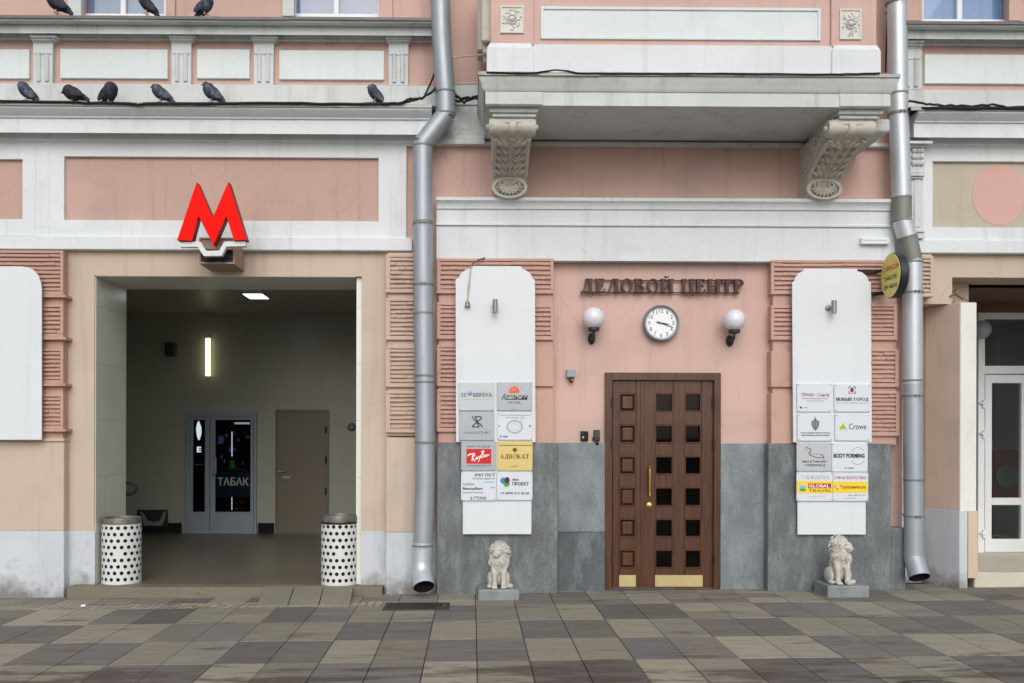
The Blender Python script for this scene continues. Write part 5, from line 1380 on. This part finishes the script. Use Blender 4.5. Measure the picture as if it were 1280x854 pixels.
def mane(mb, rnd):
    def lock(p, d, ln, r):
        side = d.cross(Vector((0,-1,0))); side = side.normalized() if side.length > .01 else Vector((1,0,0)); w_ = rnd.uniform(-.012,.012)
        pts = [p+d*ln*t+side*w_*math.sin(t*3.1) for t in (-.35,0,.4,.75,1.0)]
        mb.tube(pts, [r*.7,r,r*.95,r*.6,r*.2], 7)
    for ring_, (rr, yy, n_) in enumerate(((.074,-.066,15),(.092,-.040,19),(.104,-.008,21),(.098,.035,17))):   # collar of locks round the face
        for k in range(n_):
            a = -math.pi+2*math.pi*(k+.5*(ring_%2))/n_+rnd.uniform(-.08,.08)
            p = Vector((rr*math.sin(a), yy+rnd.uniform(-.008,.008), .402+rr*1.04*math.cos(a)))
            lock(p, Vector((math.sin(a)*.72, .22-.22*(ring_ < 2), math.cos(a)*.34-.62)).normalized(), rnd.uniform(.030,.046), rnd.uniform(.0085,.0125))
    for row in range(7):                                       # hanging rows on chest and shoulders
        z = .355-row*.026; R2 = .108-.010*abs(row-2.0)
        for k in range(13):
            u = -1.75+3.5*(k+.5*(row%2))/13+rnd.uniform(-.07,.07)
            p = Vector((R2*math.sin(u), -.018-R2*.94*math.cos(u), z+rnd.uniform(-.006,.006)))
            lock(p, Vector((math.sin(u)*.12+rnd.uniform(-.25,.25), -.18*math.cos(u), -1)).normalized(), rnd.uniform(.036,.052), rnd.uniform(.008,.0125))
def lion(c, yb, zb, turn, label, sc=1.0):
    rnd = random.Random(3)
    mb = lion_mesh(); mane(mb, rnd)
    # turn head and mane above the chest
    out = []
    for v in mb.v:
        k = min(1, max(0, (v.z-.27)/.10)); a = turn*k; x, y = v.x, v.y+.03
        out.append(Vector((x*math.cos(a)-y*math.sin(a), x*math.sin(a)+y*math.cos(a)-.03, v.z)))
    mb.v = [Vector((v.x*sc+c, v.y*sc+yb, v.z*sc+zb)) for v in out]
    o = build('lion_statue', mb, M['lion'], loc=(c, yb, zb), voxel=.0036, smooth=70)
    tag(o, label, 'statue', 'seated stone lions')
M['lion'] = mat('cream cast stone', (196,193,184), rough=.85, var=.10, vscale=9, bump=.3, bscale=90, stain=(128,122,112), stain_amt=.55, stain_scale=(9,9,9), stain_lo=.5, stain_hi=.7)
c, zt_ = stone_block(597.5, 649.5, -.60, -.20, 737.5, 'grey granite block on the pavement, left of the wooden door')
lion(c+.005, -.42, zt_-.003, -.32, 'cream stone lion seated left of the wooden door, head turned left', .94)
c, zt_ = stone_block(1034.5, 1087, -.64, -.24, 732.5, 'grey granite block on the pavement, right of the wooden door')
lion(c-.02, -.45, zt_-.003, .75, 'cream stone lion seated right of the wooden door, head turned right', .98)

# ---- litter bins
def litter_bin(pc, py_base, y, r, h, label, open_lid):
    q = W(pc, py_base, y); x = q.x; z = FZ+.001
    t = thing('litter_bin', label, 'litter bin', (x, y, z), 'white perforated litter bins')
    white = M['binwhite']
    mb = MB(); n = 18; m = 9; hh = h-.088
    def P_(u, v): a = 2*math.pi*u/n; return (x+r*math.cos(a), y+r*math.sin(a), z+.02+v)
    H_ = hh/m
    for j in range(m):
        for i in range(n):
            off = .5*(j % 2); c0 = i+off; cz = H_*(j+.5)
            outer = [(c0-.5,cz-H_/2),(c0,cz-H_/2),(c0+.5,cz-H_/2),(c0+.5,cz),(c0+.5,cz+H_/2),(c0,cz+H_/2),(c0-.5,cz+H_/2),(c0-.5,cz)]
            rr_u = .0212/(2*math.pi*r/n); inner = []
            for k in range(8):
                a = -math.pi*.75+k*math.pi/4; inner.append((c0+rr_u*math.cos(a), cz+.0212*math.sin(a)))
            solid = (i*5+j) % 37 == 0 or (abs(((math.atan2(math.sin(2*math.pi*c0/n+math.pi*.62),math.cos(2*math.pi*c0/n+math.pi*.62))))) < .12 and j % 2 == 0)
            vs = [P_(*p) for p in outer]+[P_(*p) for p in inner]
            if solid: mb.add(vs[:8], [tuple(range(8))])
            else: mb.add(vs, [(k, (k+1)%8, 8+(k+1)%8, 8+k) for k in range(8)])
    mb.lathe([(r,0),(r+.002,.008),(r,.02)], (x,y,z), n*2, caps=False)
    build('perforated_drum', mb, white, t, smooth=60)
    mb = MB(); mb.lathe([(r*.93,.01),(r*.93,h-.12)], (x,y,z), 32); build('liner', mb, M['void'], t, smooth=40)
    rim = mat('scuffed steel rim', (118,114,107), rough=.45, metal=.4, var=.25, vscale=14, stain=(92,84,74), stain_amt=.6, stain_scale=(6,6,6))
    mb = MB(); mb.lathe([(r*1.0,hh+.02),(r*1.02,hh+.022),(r*1.02,h-.012),(r*1.0,h),(r*.9,h),(r*.88,h-.02),(r*.88,hh+.03)], (x,y,z), 40, caps=False)
    if open_lid:
        mb.v = [v+Vector((0,0,.012)) for v in mb.v]
    build('steel_rim', mb, rim, t, smooth=40)
    if open_lid:
        mb = MB(); mb.lathe([(r*.99,hh+.0),(r*1.012,hh+.012),(r*.99,hh+.03)], (x,y,z), 40, caps=False); build('bag_edge', mb, M['black'], t, smooth=40)
M['binwhite'] = mat('scuffed white enamel', (214,217,215), rough=.4, var=.03, stain=(150,146,136), stain_amt=.5, stain_scale=(5,5,3), stain_lo=.6, stain_hi=.75)
litter_bin(152, 726, .16, .208, .715, 'white perforated litter bin at the left side of the open passage', False)
litter_bin(424, 728.5, .08, .196, .74, 'white perforated litter bin at the right side of the open passage, rim raised', True)

# ---- ramp plate, drain grate, manhole, litter
mb = MB()
pts = [W(331,733.5,-.215), W(443,732.5,-.215)]
xa, xb = X(331,-.22,735), X(441,-.22,735); xc, xd = X(321,-.80,752), X(437,-.80,752)
za, zb_ = FZ+.012, gz(xc)+.012
for k in range(3):
    lx = lambda A, Bq, t: A+(Bq-A)*t
    t0, t1 = k/3+.006*(k > 0), (k+1)/3-.006*(k < 2)
    xc0, xd0, xa0, xb0 = lx(xc,xd,t0), lx(xc,xd,t1), lx(xa,xb,t0), lx(xa,xb,t1)
    mb.add([(xc0,-.80,gz(xc0)+.008),(xd0,-.80,gz(xd0)+.008),(xb0,-.20,za+k*.002),(xa0,-.20,za+k*.002),(xc0,-.80,gz(xc0)-.03),(xd0,-.80,gz(xd0)-.03),(xb0,-.20,gz(xb0)-.03),(xa0,-.20,gz(xa0)-.03)], [(0,1,2,3),(0,4,5,1),(1,5,6,2),(3,7,4,0),(4,7,6,5),(2,6,7,3)])
o = build('ramp', mb, mat('worn concrete ramp', (150,146,126), k=.75, rough=.8, var=.1, fine=.08, bump=.1, stain=(110,104,90), stain_amt=.5), loc=((xa+xb)/2,-.5,gz(xa))); tag(o, 'short pale ramp slab leaning on the passage step', 'ramp')
y0, y1 = -1.12, -.74
x0, x1 = X(480,-.93,762), X(562,-.93,762); zc = gz((x0+x1)/2)+.004
t = thing('drain_grate', 'dark slotted drain grate in the pavement below the left drainpipe', 'drain grate', ((x0+x1)/2,(y0+y1)/2,zc))
mb = MB(); iron = mat('dark cast iron', (70,66,62), k=.7, rough=.6, metal=.2, var=.2, fine=.1)
mb.box(x0,x1,y0,y0+.03,zc-.02,zc+.008); mb.box(x0,x1,y1-.03,y1,zc-.02,zc+.008); mb.box(x0,x0+.03,y0+.03,y1-.03,zc-.02,zc+.008); mb.box(x1-.03,x1,y0+.03,y1-.03,zc-.02,zc+.008)
build('rim', mb, iron, t, bevel=.003)
mb = MB(); n = 22
for k in range(n):
    xx = x0+.045+(x1-x0-.09)*k/(n-1); mb.box(xx-.008, xx+.008, y0+.03, y1-.03, zc-.02, zc+.006)
mb.box(x0+.03, x1-.03, (y0+y1)/2-.01, (y0+y1)/2+.01, zc-.02, zc+.0045); build('bar', mb, iron, t)
mb = MB(); mb.box(x0+.01,x1-.01,y0+.01,y1-.01,zc-.025,zc-.0015); build('pit', mb, M['void'], t)
q = W(1178, 858, -4.0); d = (CAMP.z-gz(3.2))*FPX/(872-549); ymh = -DIST+d; xm = X(1186, ymh, 872)
t = thing('manhole_cover', 'round ribbed manhole cover in the pavement at the lower right', 'manhole cover', (xm, ymh, gz(xm)))
mb = MB(); mb.lathe([(.36,-.01),(.36,.006),(.33,.007),(.325,.003)], (xm,ymh,gz(xm)), 48); build('cover_ring', mb, iron, t, smooth=30)
mb = MB(); mb.lathe([(.318,-.01),(.318,.008)], (xm,ymh,gz(xm)), 48)
for k in range(-6,7):
    hw = math.sqrt(max(0,.30**2-(k*.046)**2)); mb.box(xm-hw, xm+hw, ymh+k*.046-.012, ymh+k*.046+.012, gz(xm)+.007, gz(xm)+.014)
build('cover_plate', mb, mat('worn grey manhole iron', (128,126,122), k=.7, rough=.5, metal=.3, var=.15), t, smooth=30)
p = W(104,757.5,-.6); d = (CAMP.z-gz(p.x))*FPX/(757.5-544); yl_ = -DIST+d; p = W(104,757.5,yl_)
mb = MB(); mb.tube([(p.x-.02,yl_,gz(p.x)+.012),(p.x+.02,yl_+.01,gz(p.x)+.012)], .012, 8); tag(build('paper_scrap', mb, M['whiteink'], loc=(p.x,yl_,gz(p.x)), smooth=50), 'tiny white paper scrap on the pavement below the left wall', 'litter')

# ---- lights and fittings in the passage
lx = X(320,3.5,369); ly = 3.5
M['lamp'] = flat('lit ceiling diffuser', (250,250,250), emit=(240,246,255), estr=4)
t = thing('ceiling_light', 'square white ceiling light inside the passage, lit', 'ceiling light', (lx, ly, zc_))
mb = MB(); mb.box(lx-.15,lx+.15,ly-.24,ly+.24,zc_-.02,zc_+.001); build('frame', mb, M['pvc'], t)
mb = MB(); mb.box(lx-.135,lx+.135,ly-.225,ly+.225,zc_-.024,zc_-.018); build('diffuser', mb, M['lamp'], t)
M['tube'] = flat('lit warm tube', (255,246,220), emit=(255,238,196), estr=1.5)
p0, p1 = W(260,423,YBK-.06), W(260,470,YBK-.06)
t = thing('wall_light', 'glowing vertical strip light on the back wall of the passage', 'wall light', (p0.x, YBK, p1.z))
mb = MB(); mb.tube([p1, p0], .042, 14); build('tube', mb, M['tube'], t, smooth=60)
mb = MB(); mb.box(p0.x-.03,p0.x+.03,YBK-.03,YBK,p1.z-.04,p0.z+.04); build('back_plate', mb, M['galv_old'], t)
mb = MB(); mb.rect(206, 428, 218, 445, YBK-.14, YBK); o = build('loudspeaker', mb, mat('dark grey speaker', (62,62,56)), loc=tuple(W(212,445,YBK)), bevel=.015); tag(o, 'small dark loudspeaker box high on the passage back wall', 'loudspeaker')
# low dark panel with grey scrawl
t = thing('dark_panel', 'low dark panel with a grey painted scrawl behind the left bin', 'panel', tuple(W(190,659,YBK-.02)))
mb = MB(); mb.rect(171, 637.5, 209, 659, YBK-.045, YBK-.0); build('board', mb, flat('dark green grey board', (44,50,48)), t, bevel=.004)
mb = MB(); yy = YBK-.05
mb.pprism([(174,639),(180,642),(184,650),(192,653),(200,651),(204,640),(208,639),(206,650),(202,657),(180,657),(178,646)], yy, YBK-.044); build('scrawl', mb, flat('grey scrawl paint', (136,142,138)), t)
# handrail end by the left jamb
q = W(165,610,.97)
pts = [W(157.5,604,1.0), W(164,604,1.0), W(169,607,1.0), W(170.5,611,1.0), W(168,616,1.0), W(162,618,1.0), W(157,618,1.0)]
mb = MB(); mb.tube(sweep(pts, 4, .03), .018, 10); o = build('handrail', mb, M['black'], loc=tuple(W(160,618,1.0)), smooth=60); tag(o, 'black looped handrail end at the left jamb of the passage', 'handrail')
q = W(440,534,.97)
mb = MB(); mb.lathe([(.05,0),(.05,.03),(.03,.05)], (q.x,.96,q.z), 18, 'y'); o = build('wall_valve', mb, M['dark'], loc=tuple(q), smooth=40); tag(o, 'small dark wall fitting at the right jamb of the passage', 'wall fitting')
# grey globe by the glazed door
q = W(1227,412,YD-.12); 
t = thing('globe_lamp', 'dull grey globe lamp behind the white pier, beside the glazed door', 'wall lamp', (q.x, YD, q.z))
mb = MB(); mb.ell(tuple(q), .115, n=28, m=18); build('globe', mb, mat('dusty grey lamp globe', (150,156,164), rough=.3), t, smooth=80)
mb = MB(); mb.lathe([(.06,0),(.06,.03)], (q.x,YD,q.z), 18, 'y'); build('wall_plate', mb, M['dark'], t)

# ---- cables on the ledges
def cable(label, pts, r=.012, m_='black', wob=.012, seg=6):
    P3 = [W(*p) for p in pts]; out = []
    for i in range(len(P3)-1):
        for k in range(seg):
            p = P3[i].lerp(P3[i+1], k/seg); out.append(p+Vector((0, random.uniform(-wob,wob), random.uniform(-wob,wob)*.7)))
    out.append(P3[-1])
    mb = MB(); mb.tube(out, r, 8); o = build('cable', mb, M[m_], loc=tuple(P3[0]), smooth=60); tag(o, label, 'cable'); return o
yc = -.385
cable('black cable sagging along the left ledge under the pigeons', [(-60,126,yc),(60,127.5,yc),(160,129,yc),(172,131,yc),(180,130,yc),(330,129.5,yc),(470,130,yc),(502,128.5,yc),(514,123.5,yc),(527,123,yc),(541,115,yc),(552,98,-.12)], .013, wob=.008)
cable('second black cable on the left ledge climbing behind the drainpipe', [(300,130,yc+.03),(440,130,yc+.03),(505,129,yc+.03),(520,124.5,yc),(530,122,yc),(540,100,-.15),(543,92,-.12)], .011, wob=.008)
cable('black cable bundle between the left drainpipe and the balcony', [(556,108,-.14),(566,118,-.15),(576,124,-.2),(590,122,-.35),(600,124,-.4)], .016, wob=.015)
cable('slack black cable loop between the left drainpipe and the balcony', [(560,118,-.14),(570,126,-.16),(580,128,-.25),(597,120,-.4)], .013, wob=.012)
cable('thin pale upper wire from the left drainpipe to the balcony', [(556,75,-.2),(575,71,-.3),(608,68,-.6)], .009, 'pale_cable', .003)
cable('thin pale lower wire from the left drainpipe to the balcony', [(565,106,-.2),(580,104.5,-.3),(598,104,-.5)], .010, 'pale_cable', .003)
cable('black cable lying along the balcony ledge', [(608,90.5,-1.217),(664,91.5,-1.222),(680,89.5,-1.222),(694,87.5,-1.222),(708,88.5,-1.222),(722,91.6,-1.222),(800,92,-1.222),(900,92,-1.222),(1040,93,-1.222),(1100,91.5,-1.217)], .008, wob=.003)
cable('black cable draped along the right ledge', [(1131,124,-.2),(1150,129,yc),(1175,132,yc),(1215,132.5,yc),(1240,131,yc),(1260,134,yc),(1340,134,yc)], .012, wob=.008)
cable('thick black cable on the right ledge behind the drainpipe', [(1132,136,-.3),(1160,135,yc),(1230,135,yc),(1340,135.5,yc)], .014, wob=.006)
cable('thin dark wire running down beside the right end of the balcony', [(1111,-40,-.06),(1109,30,-.06),(1107,90,-.06)], .008, wob=.004)

# ---- pigeons
M['pigeon'] = mat('slate pigeon feathers', (62,68,80), rough=.75, var=.45, vscale=14, fine=.15, fscale=60, stain=(118,128,142), stain_amt=.65, stain_scale=(9,9,6), stain_lo=.5, stain_hi=.62)
M['pigeon_d'] = mat('dark pigeon feathers', (40,42,50), rough=.75, var=.4, vscale=14, fine=.15, fscale=60, stain=(78,76,86), stain_amt=.6, stain_scale=(9,9,6), stain_lo=.5, stain_hi=.62)
def pigeon_mesh(tilt, neck, puff):
    """faces +x, feet at the origin"""
    mb = MB(); Ry = Euler((0,-tilt,0)).to_matrix(); o_ = Vector((0,0,.085+.03*math.sin(tilt)))
    T = lambda p: o_+Ry@Vector(p)
    E = Euler((0,-tilt,0))
    mb.ell(T((0,0,0)), (.105,.062*puff,.064*puff), E, n=20, m=14)
    mb.ell(T((.05,0,.012)), (.062,.058*puff,.060*puff), E, n=16, m=12)
    hd = T((.085,0,.03))+Vector((.012,0,neck))
    mb.tube([T((.06,0,.01)), T((.085,0,.03))+Vector((.004,0,neck*.5)), hd], [.052,.040,.028], 14)
    mb.ell(hd, (.034,.028,.029), n=14, m=10)
    mb.tube([hd+Vector((.026,0,-.004)), hd+Vector((.056,0,-.014))], [.009,.003], 8)
    for s in (-1,1):
        mb.ell(T((-.035,s*.050*puff,.008)), (.105,.018,.045), Euler((0,-tilt,-s*.10)), n=16, m=10)
        mb.ell(T((-.13,s*.022,.0)), (.06,.012,.016), Euler((0,-tilt+.05,s*.15)), n=12, m=8)
    t0, t1 = T((-.08,0,-.005)), T((-.19,0,-.022))
    for s in (-1,0,1): mb.tube([t0, t1+Vector((0,s*.018,0))], [.024,.010], 8)
    return mb
def pigeon(px, pyb, y, face, size, label, tilt=.5, neck=.03, puff=1.0, dark=False, ang=0):
    q = W(px, pyb, y); size *= .93
    t = thing('pigeon', label, 'pigeon', tuple(q), 'pigeons perched on the facade ledges')
    mb = pigeon_mesh(tilt, neck, puff); a = (0 if face > 0 else math.pi)+ang
    Rz = Euler((0,0,a)).to_matrix()
    legs = MB()
    for s in (-1,1):
        legs.tube([(.0,s*.02,.05),(.004,s*.022,.0)], .006, 6)
        for dx in (-.02,.012,.026): legs.tube([(.004,s*.022,.003),(dx+.004,s*.022+(.012 if dx == .012 else 0),.003)], .004, 5)
    mb.v = [q+Rz@(v*size) for v in mb.v]; legs.v = [q+Rz@(v*size) for v in legs.v]
    build('body', mb, M['pigeon_d' if dark else 'pigeon'], t, voxel=.006*size, smooth=80)
    build('leg', legs, M['pinkink'], t)
yp = -.33; 
zu = 19.0
pigeon(71, 17, -.26, -1, 1.15, 'dark pigeon on the upper ledge left of the left window', .55, -.02, 1.05, True)
pigeon(184, 18, -.26, -1, 1.05, 'pigeon with raised back on the upper ledge in front of the left window', .75, -.035, .95, True)
pigeon(257, 18.5, -.26, 1, 1.0, 'grey pigeon on the upper ledge right of the left window', .55, .0, 1.1, False, -.5)
pigeon(33, 126.5, yp, -1, 1.05, 'grey pigeon leaning left on the lower ledge, first from the left end', .72, .0, 1.0)
pigeon(91, 128, yp, -1, 1.05, 'dark pigeon crouching with tucked head on the lower ledge, second from the left', .32, -.04, 1.15, True)
pigeon(137, 128, yp, 1, 1.05, 'puffed dark pigeon facing right on the lower ledge, third from the left', .75, -.04, 1.25, True, -.6)
pigeon(201, 128.5, yp, -1, 1.05, 'grey barred pigeon facing left on the lower ledge, fourth from the left', .55, .0, 1.0)
pigeon(265, 128.5, yp, -1, 1.1, 'grey barred pigeon facing left on the lower ledge, fifth from the left', .62, .012, 1.05)
pigeon(468, 128, yp, -1, .95, 'lone grey pigeon on the lower ledge near the left drainpipe', .85, -.015, 1.0, False, .4)
